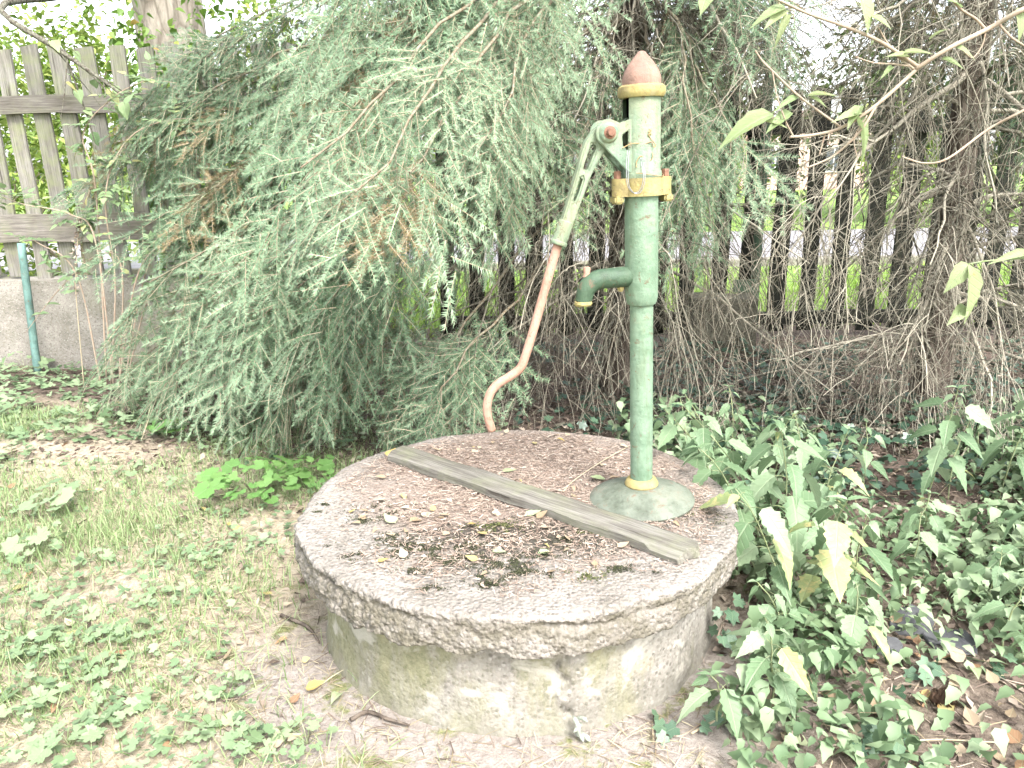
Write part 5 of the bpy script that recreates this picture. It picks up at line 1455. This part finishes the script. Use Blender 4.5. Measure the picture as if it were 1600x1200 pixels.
# ivy sprays climbing at the right foot of the well
def ivy_spray(pts, n, size, label):
    path = smooth_path(pts, 24)
    root = thing('ivy', path[0], label, 'ivy')
    mesh_obj('stem', tube_mesh('stem', [tuple(q - path[0]) for q in path], 0.0022, MAT['cane'], 24, 5), root)
    for q in range(n):
        p = path[int(rng.integers(0, 24))] - path[0]
        a = rng.uniform(0, 6.28)
        p2 = p + np.array([math.cos(a) * 0.03, math.sin(a) * 0.03 - 0.015, rng.uniform(0.005, 0.03)])
        put_leaf(root, ('ivy', int(rng.integers(0, 3))), p2, (math.cos(a), math.sin(a) - 0.4, -0.4), (0.2, -0.8, 0.9), rng.uniform(0.026, 0.042))
ivy_spray([P(1135, 985, 1.95), P(1120, 1000, 1.9), P(1135, 960, 1.93), P(1150, 930, 2.0)], 12, 0.03, 'dark ivy spray climbing the right side of the well shaft')
ivy_spray([g(1010, 1130), g(1060, 1150), g(1120, 1120), g(1180, 1150)], 10, 0.03, 'ivy trailing over the ground at the front right foot of the well')
ivy_spray([g(1420, 1090), g(1460, 1040), g(1500, 1060), g(1560, 1020)], 12, 0.03, 'ivy trailing beside the pine cone at the lower right')
ivy_spray([g(1300, 1180), g(1340, 1150), g(1400, 1160), g(1430, 1190)], 9, 0.03, 'ivy leaves at the bottom edge right of centre')
# rosette plants
def rosette(name, base, n, spread, h, size, key, label, group=None, cat='plant'):
    root = thing(name, (base.x, base.y, gz(base.x, base.y)), label, cat, group)
    st = Acc()
    for q in range(n):
        a = q * 2.4 + rng.normal(0, 0.3); r = spread * math.sqrt((q + 0.5) / n)
        p = np.array([r * math.cos(a), r * math.sin(a), h * rng.uniform(0.5, 1.0) * (1.1 - 0.5 * r / max(spread, 1e-3))])
        st.add(*tubes(np.stack([np.zeros(3), p * np.array([0.4, 0.4, 0.7]), p])[None], np.full((1, 3), 0.0011), 3), 0.4)
        put_leaf(root, (key, int(rng.integers(0, 3))), p, (math.cos(a), math.sin(a), -rng.uniform(-0.1, 0.5)), (rng.normal(0, 0.3), -0.25 + rng.normal(0, 0.3), 1), size * rng.uniform(0.5, 1.1))
    mesh_obj('stalk', st.mesh('stalk', MAT['stem']), root)
    return root
rosette('celandine', g(400, 780), 46, 0.22, 0.17, 0.05, 'fresh', 'fresh green celandine clump under the spruce beside the well')
rosette('celandine', g(480, 760), 26, 0.15, 0.13, 0.044, 'fresh', 'smaller fresh green celandine tuft touching the left rear of the well cover')
rosette('celandine', g(260, 690), 12, 0.09, 0.12, 0.045, 'fresh', 'dark celandine leaves under the tips of the left spruce boughs')
GW = 'lobed lawn weeds left of the well'
for (px, py, n, sp, h, sz, lb) in (
    (90, 800, 9, 0.12, 0.14, 0.07, 'broad pale leaved weed at the left edge of the lawn'), (60, 870, 8, 0.10, 0.10, 0.06, None), (120, 690, 12, 0.16, 0.12, 0.055, 'spreading weed at the foot of the bare left bank'), (30, 650, 10, 0.14, 0.12, 0.06, None),
    (40, 580, 12, 0.2, 0.16, 0.06, 'leafy weed against the concrete plinth'), (100, 560, 10, 0.16, 0.14, 0.055, None), (110, 970, 9, 0.08, 0.07, 0.04, None), (90, 930, 8, 0.08, 0.06, 0.04, None), (50, 1110, 8, 0.08, 0.06, 0.042, None), (110, 1170, 9, 0.08, 0.07, 0.045, 'weed at the lower left corner of the picture'),
    (180, 1130, 8, 0.07, 0.06, 0.04, None), (170, 1060, 8, 0.07, 0.06, 0.038, None), (220, 1000, 8, 0.07, 0.05, 0.035, None), (290, 1160, 7, 0.06, 0.05, 0.04, None), (150, 1010, 7, 0.07, 0.05, 0.036, None), (230, 940, 7, 0.07, 0.05, 0.034, None), (160, 880, 7, 0.08, 0.06, 0.036, None), (330, 880, 9, 0.09, 0.05, 0.032, None), (390, 1170, 7, 0.06, 0.05, 0.038, None),
    (250, 880, 7, 0.08, 0.05, 0.032, None), (350, 1080, 7, 0.06, 0.05, 0.032, None), (300, 760, 10, 0.11, 0.06, 0.034, None), (210, 740, 9, 0.10, 0.07, 0.036, None), (480, 1160, 9, 0.07, 0.06, 0.03, 'round leaved weed by the fallen twig in front of the well'), (340, 700, 9, 0.1, 0.07, 0.034, None), (20, 720, 8, 0.1, 0.1, 0.05, None), (70, 1020, 8, 0.08, 0.06, 0.04, None)):
    rosette('lawn_weed', g(px, py), n + 2, sp, h, sz * 0.8, 'palm', lb or 'low lobed leaf weed growing in the straw coloured lawn', None if lb else GW)

# ------------------------------------------------------------------ briar by the left fence
br = thing('briar', tuple(P(170, 560, 4.9).xy) + (0.0,), 'wild briar with arching pale canes in front of the left fence', 'shrub')
bo = Vector(br.location)
canes = [[(175, 560), (215, 430), (270, 370), (330, 335), (395, 340), (440, 365)], [(165, 560), (180, 440), (165, 330), (175, 260), (215, 205), (290, 185), (330, 205)], [(150, 555), (120, 430), (60, 380), (35, 372)], [(180, 560), (190, 420), (150, 400), (90, 455), (40, 520)], [(170, 560), (150, 380), (110, 335), (40, 320), (5, 308)], [(185, 560), (230, 420), (280, 380), (300, 320)], [(160, 560), (150, 300), (130, 210), (180, 150), (240, 120)], [(190, 560), (240, 450), (320, 400), (300, 420)]]
for ci, cn in enumerate(canes):
    yy = 4.75 + 0.07 * (ci % 4)
    pts = [P(a, b2, yy) - bo for a, b2 in cn]; pts[0].z = 0.0
    path = smooth_path(pts, 30)
    cane = mesh_obj('cane', tube_mesh('cane', [tuple(q) for q in pts], [0.006, 0.005, 0.0035, 0.002], MAT['cane'], 30, 6), br)
    for q in range(22 if ci not in (2, 3) else 7):
        i = int(rng.integers(8, 30)); p = path[i]
        d = norm(rng.normal(size=3) * np.array([1, 0.7, 0.5])); 
        e = p + d * 0.10
        mesh_obj('leaf_stalk', tube_mesh('leaf_stalk', [tuple(p), tuple((p + e) / 2 + np.array([0, 0, 0.008])), tuple(e)], 0.0012, MAT['stem'], 4, 4, caps=False), cane)
        side = np.cross(d, [0, 0, 1.0]); side /= np.linalg.norm(side)
        for f in (0.45, 0.72):
            for sg in (-1, 1):
                put_leaf(cane, ('rose', int(rng.integers(0, 3))), p + d * 0.1 * f, d * 0.5 + side * sg, (0, -0.4, 1), 0.052, 'leaflet')
        put_leaf(cane, ('rose', 0), e, d, (0, -0.4, 1), 0.058, 'leaflet')
# dry stalk left
a0 = g(132, 612); ds = thing('dry_stalk', (a0.x, a0.y, 0), 'tall dry seed stalk standing before the concrete plinth', 'plant')
pth = [Vector((a0.x, a0.y, 0)), P(122, 500, a0.y), P(118, 440, a0.y), P(122, 370, a0.y), P(128, 345, a0.y)]
mesh_obj('stem', tube_mesh('stem', [q - Vector((a0.x, a0.y, 0)) for q in pth], [0.004, 0.003, 0.002], MAT['straw_stem'], 16, 5), ds)
ac = Acc(); n = 130
sp_ = smooth_path([q - Vector((a0.x, a0.y, 0)) for q in pth], 60)
pos = sp_[rng.integers(25, 60, n)] + rng.normal(size=(n, 3)) * 0.012
scatter(ac, LIT, pos, U(0, 6.28, n), U(-0.8, 0.8, n), U(-1, 1, n), U(0.012, 0.035, n), U(0.5, 1, n))
tag(mesh_obj('seed_head', ac.mesh('seed_head', MAT['litter']), ds), kind='stuff')
# dark bare branch crossing the upper left corner, belongs to the old tree
ac = Acc()
pth = np.array([tuple(q) for q in (P(270, -60, 7.0), P(120, -10, 6.4), P(0, 10, 5.4), P(95, 80, 5.3), P(160, 125, 5.2), P(205, 160, 5.15))])
pp = smooth_path(pth, 20); Rr = np.linspace(0.03, 0.006, 20)
ac.add(*tubes(pp[None], Rr[None], 6), 0.05)
P2, R2 = spawn(pp[None], Rr[None], 10, 0.45, 1.0, 0.2, 0.5, (0.4, 1.1), (0.0, 0.5), 0.02, 6, 0.45, 0.002); ac.add(*tubes(P2, R2, 4), 0.1)
lb_ = mesh_obj('branch', ac.mesh('branch', MAT['dead'], origin=oldtree.location), oldtree)
for q in range(26):
    i = int(rng.integers(0, len(P2))); p = P2[i, int(rng.integers(2, 6))] - np.array(oldtree.location)
    put_leaf(lb_, ('rose', int(rng.integers(0, 3))), p, rng.normal(size=3) + np.array([0, 0, -0.5]), (0, -0.5, 1), rng.uniform(0.07, 0.11))

# ------------------------------------------------------------------ pale branch with large leaves at the upper right, near the camera
ED = 2.25
er = thing('elder_shrub', (2.25, 2.3, 0), 'pale near branches with a few big yellow green leaves at the upper right', 'shrub')
eo = Vector(er.location)
def ep(px, py, dy=0.0): return P(px, py, ED + dy) - eo
st0 = [Vector((0, 0, -0.05)), Vector((0.02, -0.02, 0.6)), Vector((-0.06, -0.03, 1.3)), ep(1660, -10)]
mesh_obj('stem', tube_mesh('stem', st0, [0.02, 0.017, 0.013, 0.010], MAT['cane'], 20, 10), er)
EB = [([(1660, -10), (1600, 14), (1544, 45), (1487, 73), (1437, 104), (1428, 112), (1367, 166), (1313, 200), (1270, 211), (1234, 214)], .009, .0045),
      ([(1437, 106), (1425, 98), (1375, 65), (1319, 41), (1262, 21), (1212, -2), (1150, -30)], .007, .0035),
      ([(1313, 200), (1307, 194), (1248, 150), (1206, 110), (1192, 96), (1180, 79)], .0045, .0025),
      ([(1240, 214), (1228, 190), (1214, 150), (1207, 112)], .003, .002),
      ([(1367, 168), (1352, 194), (1330, 220), (1300, 245), (1262, 262)], .005, .003),
      ([(1690, 120), (1600, 172), (1544, 202), (1482, 247), (1445, 255), (1409, 245)], .005, .003),
      ([(1540, 46), (1525, 30), (1501, 14), (1480, -10)], .005, .003), ([(1560, 36), (1572, 50), (1585, 62), (1612, 78)], .004, .003),
      ([(1425, 104), (1395, 100), (1365, 98), (1337, 89)], .003, .002), ([(1428, 108), (1405, 90), (1385, 65), (1372, 42)], .004, .002), ([(1290, 205), (1285, 225), (1280, 242)], .0035, .002), ([(1540, 48), (1535, 70), (1520, 90), (1505, 80)], .0028, .0018), ([(1355, 180), (1335, 215), (1340, 250)], .002, .0015), ([(1600, 172), (1660, 150), (1680, 60)], .006, .006)]
for pts, r0, r1 in EB:
    mesh_obj('branch', tube_mesh('branch', [ep(a, b2, 0.02 * math.sin(a * 0.05)) for a, b2 in pts], [r0 * 0.85, (r0 + r1) * 0.42, r1 * 0.85], MAT['cane'], 6 * len(pts), 8), er)
def eleaf(x0, y0, x1, y1, k, w=1.0, dy=0.0, up=(0.1, -0.6, 0.8), name='leaf'):
    a, b2 = ep(x0, y0, dy), ep(x1, y1, dy - 0.04)
    d = b2 - a
    return put_leaf(er, ('elder', k), a, d, up, d.length * 0.95, name, w * 0.9)
eleaf(1345, -6, 1372, 44, 0, 1.25, up=(0.5, -0.8, 0.3)); eleaf(1360, 26, 1398, 42, 1, 0.9)
eleaf(1208, 178, 1118, 208, 0, 0.8, up=(0.1, -0.5, 0.9)); eleaf(1192, 190, 1235, 196, 1, 0.6); eleaf(1236, 175, 1195, 205, 1, 0.8)
eleaf(1330, 176, 1386, 242, 2, 0.8, up=(0.6, -0.6, 0.4)); eleaf(1345, 165, 1322, 200, 1, 0.9, up=(-0.5, -0.6, 0.4)); eleaf(1345, 178, 1300, 185, 1, 0.7)
eleaf(1484, 72, 1532, 80, 0, 0.8); eleaf(1452, 62, 1480, 40, 1, 0.9); eleaf(1410, 84, 1462, 78, 1, 0.6)
eleaf(1228, 12, 1172, 26, 0, 0.6); eleaf(1230, 16, 1192, 42, 1, 0.8); eleaf(1232, 22, 1214, 62, 2, 0.7)
eleaf(1110, -30, 1095, 22, 1, 1.4); eleaf(1262, 150, 1312, 144, 1, 0.45); eleaf(1265, 152, 1296, 165, 1, 0.45); eleaf(1250, 152, 1205, 172, 1, 0.5)
eleaf(1470, 92, 1512, 104, 1, 0.6); eleaf(1395, 104, 1375, 122, 1, 0.5); eleaf(1590, 12, 1606, 60, 0, 0.8); eleaf(1420, 90, 1385, 82, 1, 0.5); eleaf(1500, 12, 1490, -10, 0, 0.8)
# drooping leaf spray further down
mesh_obj('branch', tube_mesh('branch', [ep(1700, 380, 0.0), ep(1640, 398, 0.0), ep(1580, 405, 0), ep(1540, 408, 0), ep(1512, 413, 0)], [.004, .003, .002], MAT['stem'], 20, 6), er)
mesh_obj('branch', tube_mesh('branch', [Vector((-0.02, -0.03, 0.75)), ep(1760, 400, 0.0), ep(1700, 380, 0.0)], [.006, .005, .004], MAT['cane'], 12, 6), er)
eleaf(1514, 412, 1480, 452, 0, 1.0, up=(-0.4, -0.8, 0.2)); eleaf(1512, 414, 1520, 512, 1, 0.95, up=(0.5, -0.85, 0.1)); eleaf(1508, 478, 1482, 508, 1, 1.1, up=(-0.2, -0.9, 0.2)); eleaf(1610, 398, 1545, 406, 1, 0.5)

# ================================================================== SMALL THINGS
def fallen(px, py, ln, key, k, yaw, label, group=None, z=None, tilt=0.1, roll=0.0):
    p = Pz(px, py, 0.0 if z is None else z)
    zz = (gz(p.x, p.y) + 0.012) if z is None else z + 0.006
    o = mesh_obj('fallen_leaf', LM['fall_' + key, k])
    o.location = (p.x, p.y, zz); o.rotation_euler = (roll, tilt * 0.5, rad(yaw)); o.scale = (ln, ln, ln)
    return tag(o, label, 'leaf', group)
fallen(478, 1083, 0.055, 'yellow', 2, 10, 'bright orange yellow fallen leaf on the ground left of the well')
fallen(450, 1005, 0.045, 'brown', 1, 200, 'rusty brown curled leaf on the straw left of the well')
fallen(455, 1105, 0.035, 'brown', 2, 60, 'small red brown leaf below the orange yellow leaf')
fallen(352, 1140, 0.05, 'green', 2, 80, 'round pale green leaf lying on the lawn at the bottom')
fallen(440, 1165, 0.045, 'green', 2, 120, 'round pale green leaf near the bottom edge left of the well')
fallen(225, 1100, 0.05, 'tan', 1, 20, 'pale greyish pink dry leaf lying on the lawn')
fallen(180, 638, 0.07, 'yellow', 0, 0, 'yellow leaf lying below the left spruce bough tips')
fallen(200, 1030, 0.04, 'brown', 0, 190, 'orange brown leaf on the lawn left of centre')
fallen(100, 1005, 0.04, 'yellow', 2, 40, 'pale yellow leaf among the lawn weeds')
fallen(20, 925, 0.05, 'yellow', 0, 30, 'yellow leaf at the left edge of the lawn')
fallen(532, 1090, 0.06, 'green', 1, 260, 'narrow pale grey green leaf standing beside the fallen twig', tilt=-1.0)
fallen(1375, 1105, 0.055, 'yellow', 0, 330, 'yellow green leaf at the lower right beside the ivy')
fallen(1478, 1065, 0.06, 'green', 1, 290, 'upright pale green leaf behind the pine cone', tilt=-0.9)
fallen(1470, 1120, 0.05, 'yellow', 2, 30, 'yellow leaf in front of the pine cone')
fallen(1262, 1165, 0.05, 'green', 2, 170, 'green leaf at the bottom edge right of the well')
fallen(1520, 1050, 0.06, 'green', 1, 250, 'pale folded leaf standing at the right of the pine cone', tilt=-0.8)
fallen(1455, 1088, 0.05, 'yellow', 1, 200, 'small curled yellow leaf touching the pine cone')
# leaves on the cover
fallen(840, 868, 0.062, 'green', 1, 5, 'pale green narrow leaf on the mossy front of the well cover', z=WZ)
fallen(770, 862, 0.042, 'green', 0, 330, 'short pale green leaf on the dark moss of the cover', z=WZ)
fallen(820, 808, 0.05, 'green', 2, 5, 'square pale leaf against the lower edge of the plank', z=WZ)
fallen(618, 820, 0.05, 'green', 2, 140, 'pale green leaf on the left middle of the well cover', z=WZ)
fallen(640, 818, 0.06, 'tan', 1, 30, 'tan leaf overlapping the pale green one on the left of the cover', z=WZ)
fallen(785, 738, 0.05, 'green', 0, 0, 'pale leaf lying just behind the plank', z=WZ)
fallen(945, 750, 0.055, 'green', 2, 200, 'large pale leaf beside the pump base', z=WZ)
fallen(605, 715, 0.05, 'yellow', 2, 60, 'yellow leaf at the left end of the plank', z=WZ)
fallen(965, 858, 0.035, 'tan', 2, 20, 'pale round leaf by the right lower edge of the plank', z=WZ)
fallen(590, 880, 0.03, 'yellow', 0, 20, 'small yellow leaf on the left front of the cover', z=WZ)
fallen(740, 765, 0.06, 'tan', 1, 340, 'pinkish dry leaf touching the plank on its front side', z=WZ)
GL = 'dry leaves strewn on the well cover'
for q in range(80):
    a = rng.uniform(0, 6.28); r = 0.54 * math.sqrt(rng.uniform(0, 1))
    x, y = WX + r * math.cos(a), WY + 0.06 + r * math.sin(a)
    v = Vector((x, y, 0)) - Vector((A0.x, A0.y, 0)); vv = v.dot(uy_)
    if -0.02 < vv < wid + 0.02 or math.hypot(x - PX, y - PY) < 0.17: continue
    o = mesh_obj('fallen_leaf', LM['fall_' + ('tan' if rng.random() < 0.86 else 'yellow'), int(rng.integers(0, 3))], loc=(x, y, WZ + 0.007))
    s = rng.uniform(0.018, 0.04); o.scale = (s, s, s); o.rotation_euler = (rng.normal(0, 0.3), rng.normal(0, 0.15), rng.uniform(0, 6.28))
    tag(o, 'small dry leaf lying loose on the round concrete well cover', 'leaf', GL)
GR = 'dry leaves on the ground at the lower right'
for q in range(70):
    p = g(rng.uniform(1180, 1640), rng.uniform(930, 1230))
    o = mesh_obj('fallen_leaf', LM['fall_' + ('tan' if rng.random() < 0.7 else 'brown'), int(rng.integers(0, 3))], loc=(p.x, p.y, gz(p.x, p.y) + 0.012))
    s = rng.uniform(0.025, 0.055); o.scale = (s, s, s); o.rotation_euler = (rng.normal(0, 0.5), rng.normal(0, 0.3), rng.uniform(0, 6.28))
    tag(o, 'dry leaf on the bare soil at the lower right corner', 'leaf', GR)
GF = 'dry leaves scattered over the lawn'
for q in range(46):
    p = g(rng.uniform(0, 560), rng.uniform(690, 1200))
    if not clear_well(p.x, p.y, 0.68): continue
    o = mesh_obj('fallen_leaf', LM['fall_' + rng.choice(['tan', 'tan', 'brown', 'yellow']), int(rng.integers(0, 3))], loc=(p.x, p.y, gz(p.x, p.y) + 0.015))
    s = rng.uniform(0.022, 0.042); o.scale = (s, s, s); o.rotation_euler = (rng.normal(0, 0.4), rng.normal(0, 0.25), rng.uniform(0, 6.28))
    tag(o, 'small dry leaf scattered on the straw coloured lawn', 'leaf', GF)
# curled dry grey leaf at the foot of the well
p = g(902, 1150); cl = thing('curled_leaf', (p.x, p.y, 0.0), 'shrivelled grey green leaf cluster at the front foot of the well', 'leaf')
m, nt, b = new_mat('shrivelled_grey_leaf', 0.8, 0.2); nt.links.new(ramp(nt, noise(nt, obj_co(nt), 60, 4), [(0.3, (0.16, 0.18, 0.14)), (0.7, (0.36, 0.38, 0.32))]), b.inputs['Base Color'])
for (a0_, a1_, r_) in (((895, 1118), (905, 1150), .007), ((900, 1122), (918, 1128), .006), ((903, 1150), (922, 1172), .007), ((898, 1150), (912, 1175), .006), ((908, 1130), (896, 1145), .006)):
    q0 = P(*a0_, p.y - 0.0) - cl.location; q1 = P(*a1_, p.y - 0.03) - cl.location
    q0.z = max(q0.z, 0.008); q1.z = max(q1.z, 0.008)
    mesh_obj('leaf', tube_mesh('leaf', [q0, (q0 + q1) / 2 + Vector((0.003, -0.004, 0.008)), q1], [0.001, r_, r_ * 0.8, r_, 0.001], m, 9, 5), cl)
# twigs on the ground
for (pts, r, lb) in (([(548, 1130), (575, 1118), (605, 1128), (640, 1138)], 0.006, 'reddish brown twig lying on the ground in front of the well'), ([(440, 970), (480, 985), (500, 1010)], 0.006, 'dark broken twig under the left rim of the cover'), ([(1350, 1170), (1450, 1160), (1560, 1166)], 0.003, 'thin pale stalk lying at the lower right corner'), ([(1080, 1150), (1130, 1120), (1190, 1060)], 0.003, 'straw stalk leaning by the front right foot of the well')):
    q = [Vector((g(a, b2).x, g(a, b2).y, gz(g(a, b2).x, g(a, b2).y) + r + 0.006)) for a, b2 in pts]
    o = mesh_obj('fallen_twig', tube_mesh('fallen_twig', q, [r, r * 0.9, r * 0.5], MAT['bark'] if r > 0.005 else MAT['straw_stem'], 16, 7)); tag(o, lb, 'twig')
q = [Pz(880, 768, WZ + 0.006), Pz(900, 748, WZ + 0.012), Pz(945, 718, WZ + 0.012), Pz(983, 697, WZ + 0.006)]
o = mesh_obj('fallen_straw', tube_mesh('fallen_straw', q, 0.0016, MAT['straw_stem'], 16, 5)); tag(o, 'thin straw stem on the rear of the cover beside the pump pipe', 'twig')
# slate fragments
m, nt, b = new_mat('slate', 0.95, 0.1)
nt.links.new(ramp(nt, noise(nt, pos_co(nt), 22, 5, 0.7), [(0.3, (0.05, 0.052, 0.055)), (0.7, (0.105, 0.105, 0.108))]), b.inputs['Base Color']); bump(nt, b, noise(nt, pos_co(nt), 60, 4), 0.5, 0.004)
for (px, py, s, yaw, lb) in ((1425, 965, 0.10, 20, 'grey slate piece half hidden by the nettles'), (1335, 975, 0.07, 70, 'dark slate fragment left of the larger slate piece'), (1490, 1000, 0.10, -15, 'grey flat slate lying behind the ivy at the right'), (1390, 1010, 0.06, 40, 'small slate chip on the moss at the right')):
    bm = bmesh.new(); n = 7
    rim = [(s * rng.uniform(0.6, 1.1) * math.cos(2 * math.pi * i / n), s * 0.75 * rng.uniform(0.6, 1.1) * math.sin(2 * math.pi * i / n)) for i in range(n)]
    vb = [bm.verts.new((x, y, 0)) for x, y in rim]; vt = [bm.verts.new((x * 0.95, y * 0.95, 0.022 + 0.1 * x * 0.3)) for x, y in rim]
    bm.faces.new(vb[::-1]); bm.faces.new(vt)
    for i in range(n): bm.faces.new((vb[i], vb[(i + 1) % n], vt[(i + 1) % n], vt[i]))
    bmesh.ops.bevel(bm, geom=bm.edges[:], offset=0.003, segments=1, affect='EDGES')
    p = g(px, py); o = mesh_obj('slate', bm_mesh('slate', bm, m), loc=(p.x, p.y, gz(p.x, p.y) - 0.004)); o.rotation_euler = (0.08, -0.06, rad(yaw)); tag(o, lb, 'stone')
# pine cone
p = g(1470, 1102)
cone = thing('spruce_cone', (p.x, p.y, gz(p.x, p.y) + 0.022), 'brown open cone lying on the litter at the lower right', 'cone')
MAT['cone'] = paint_mat('cone_scale', (0.16, 0.09, 0.055), (0.085, 0.045, 0.03), (0.22, 0.14, 0.09), 0.5)
mesh_obj('core', lathe_mesh('core', [(0.001, -0.03), (0.012, -0.022), (0.015, 0.0), (0.010, 0.025), (0.001, 0.036)], MAT['cone'], 12), cone)
sm = tmesh('scale', (np.array([(0, 0, 0), (0.6, 0.42, 0.12), (1, 0.3, 0.3), (1.08, 0, 0.28), (1, -0.3, 0.3), (0.6, -0.42, 0.12), (0.6, 0, 0.0)]), np.array([(0, 6, 1), (0, 5, 6), (1, 6, 2), (2, 6, 3), (3, 6, 4), (4, 6, 5)])), MAT['cone'])
for q in range(54):
    t = q / 54; a = q * 2.4; z = -0.028 + 0.058 * t
    o = mesh_obj('scale', sm, cone, (0.010 * math.cos(a), 0.010 * math.sin(a), z))
    s = 0.017 * (0.55 + 0.8 * math.sin(math.pi * min(0.97, t * 0.9 + 0.1)))
    o.scale = (s, s, s); o.rotation_euler = (0, -0.35, a)
cone.rotation_euler = (rad(78), rad(15), rad(60))

# ------------------------------------------------------------------ labels that tell the repeats apart by their place in their row
ORD = ['first', 'second', 'third', 'fourth', 'fifth', 'sixth', 'seventh', 'eighth', 'ninth', 'tenth', 'eleventh', 'twelfth', 'thirteenth', 'fourteenth', 'fifteenth']
def rank_labels(group, rows, text):
    obs = sorted([o for o in scene.objects if o.get('group') == group], key=lambda o: o.location.y)
    n = len(obs)
    for r, rn in enumerate(rows):
        row = sorted(obs[r * n // len(rows):(r + 1) * n // len(rows)], key=lambda o: o.location.x / o.location.y)
        for k, o in enumerate(row):
            o['label'] = text % (ORD[k], rn)
rank_labels(GN, ('nearest', 'middle', 'rear'), 'young nettle right of the well, %s from the left in the %s row')
rank_labels(GW, ('nearest', 'middle', 'rear'), 'low lobed lawn weed, %s from the left in the %s row')
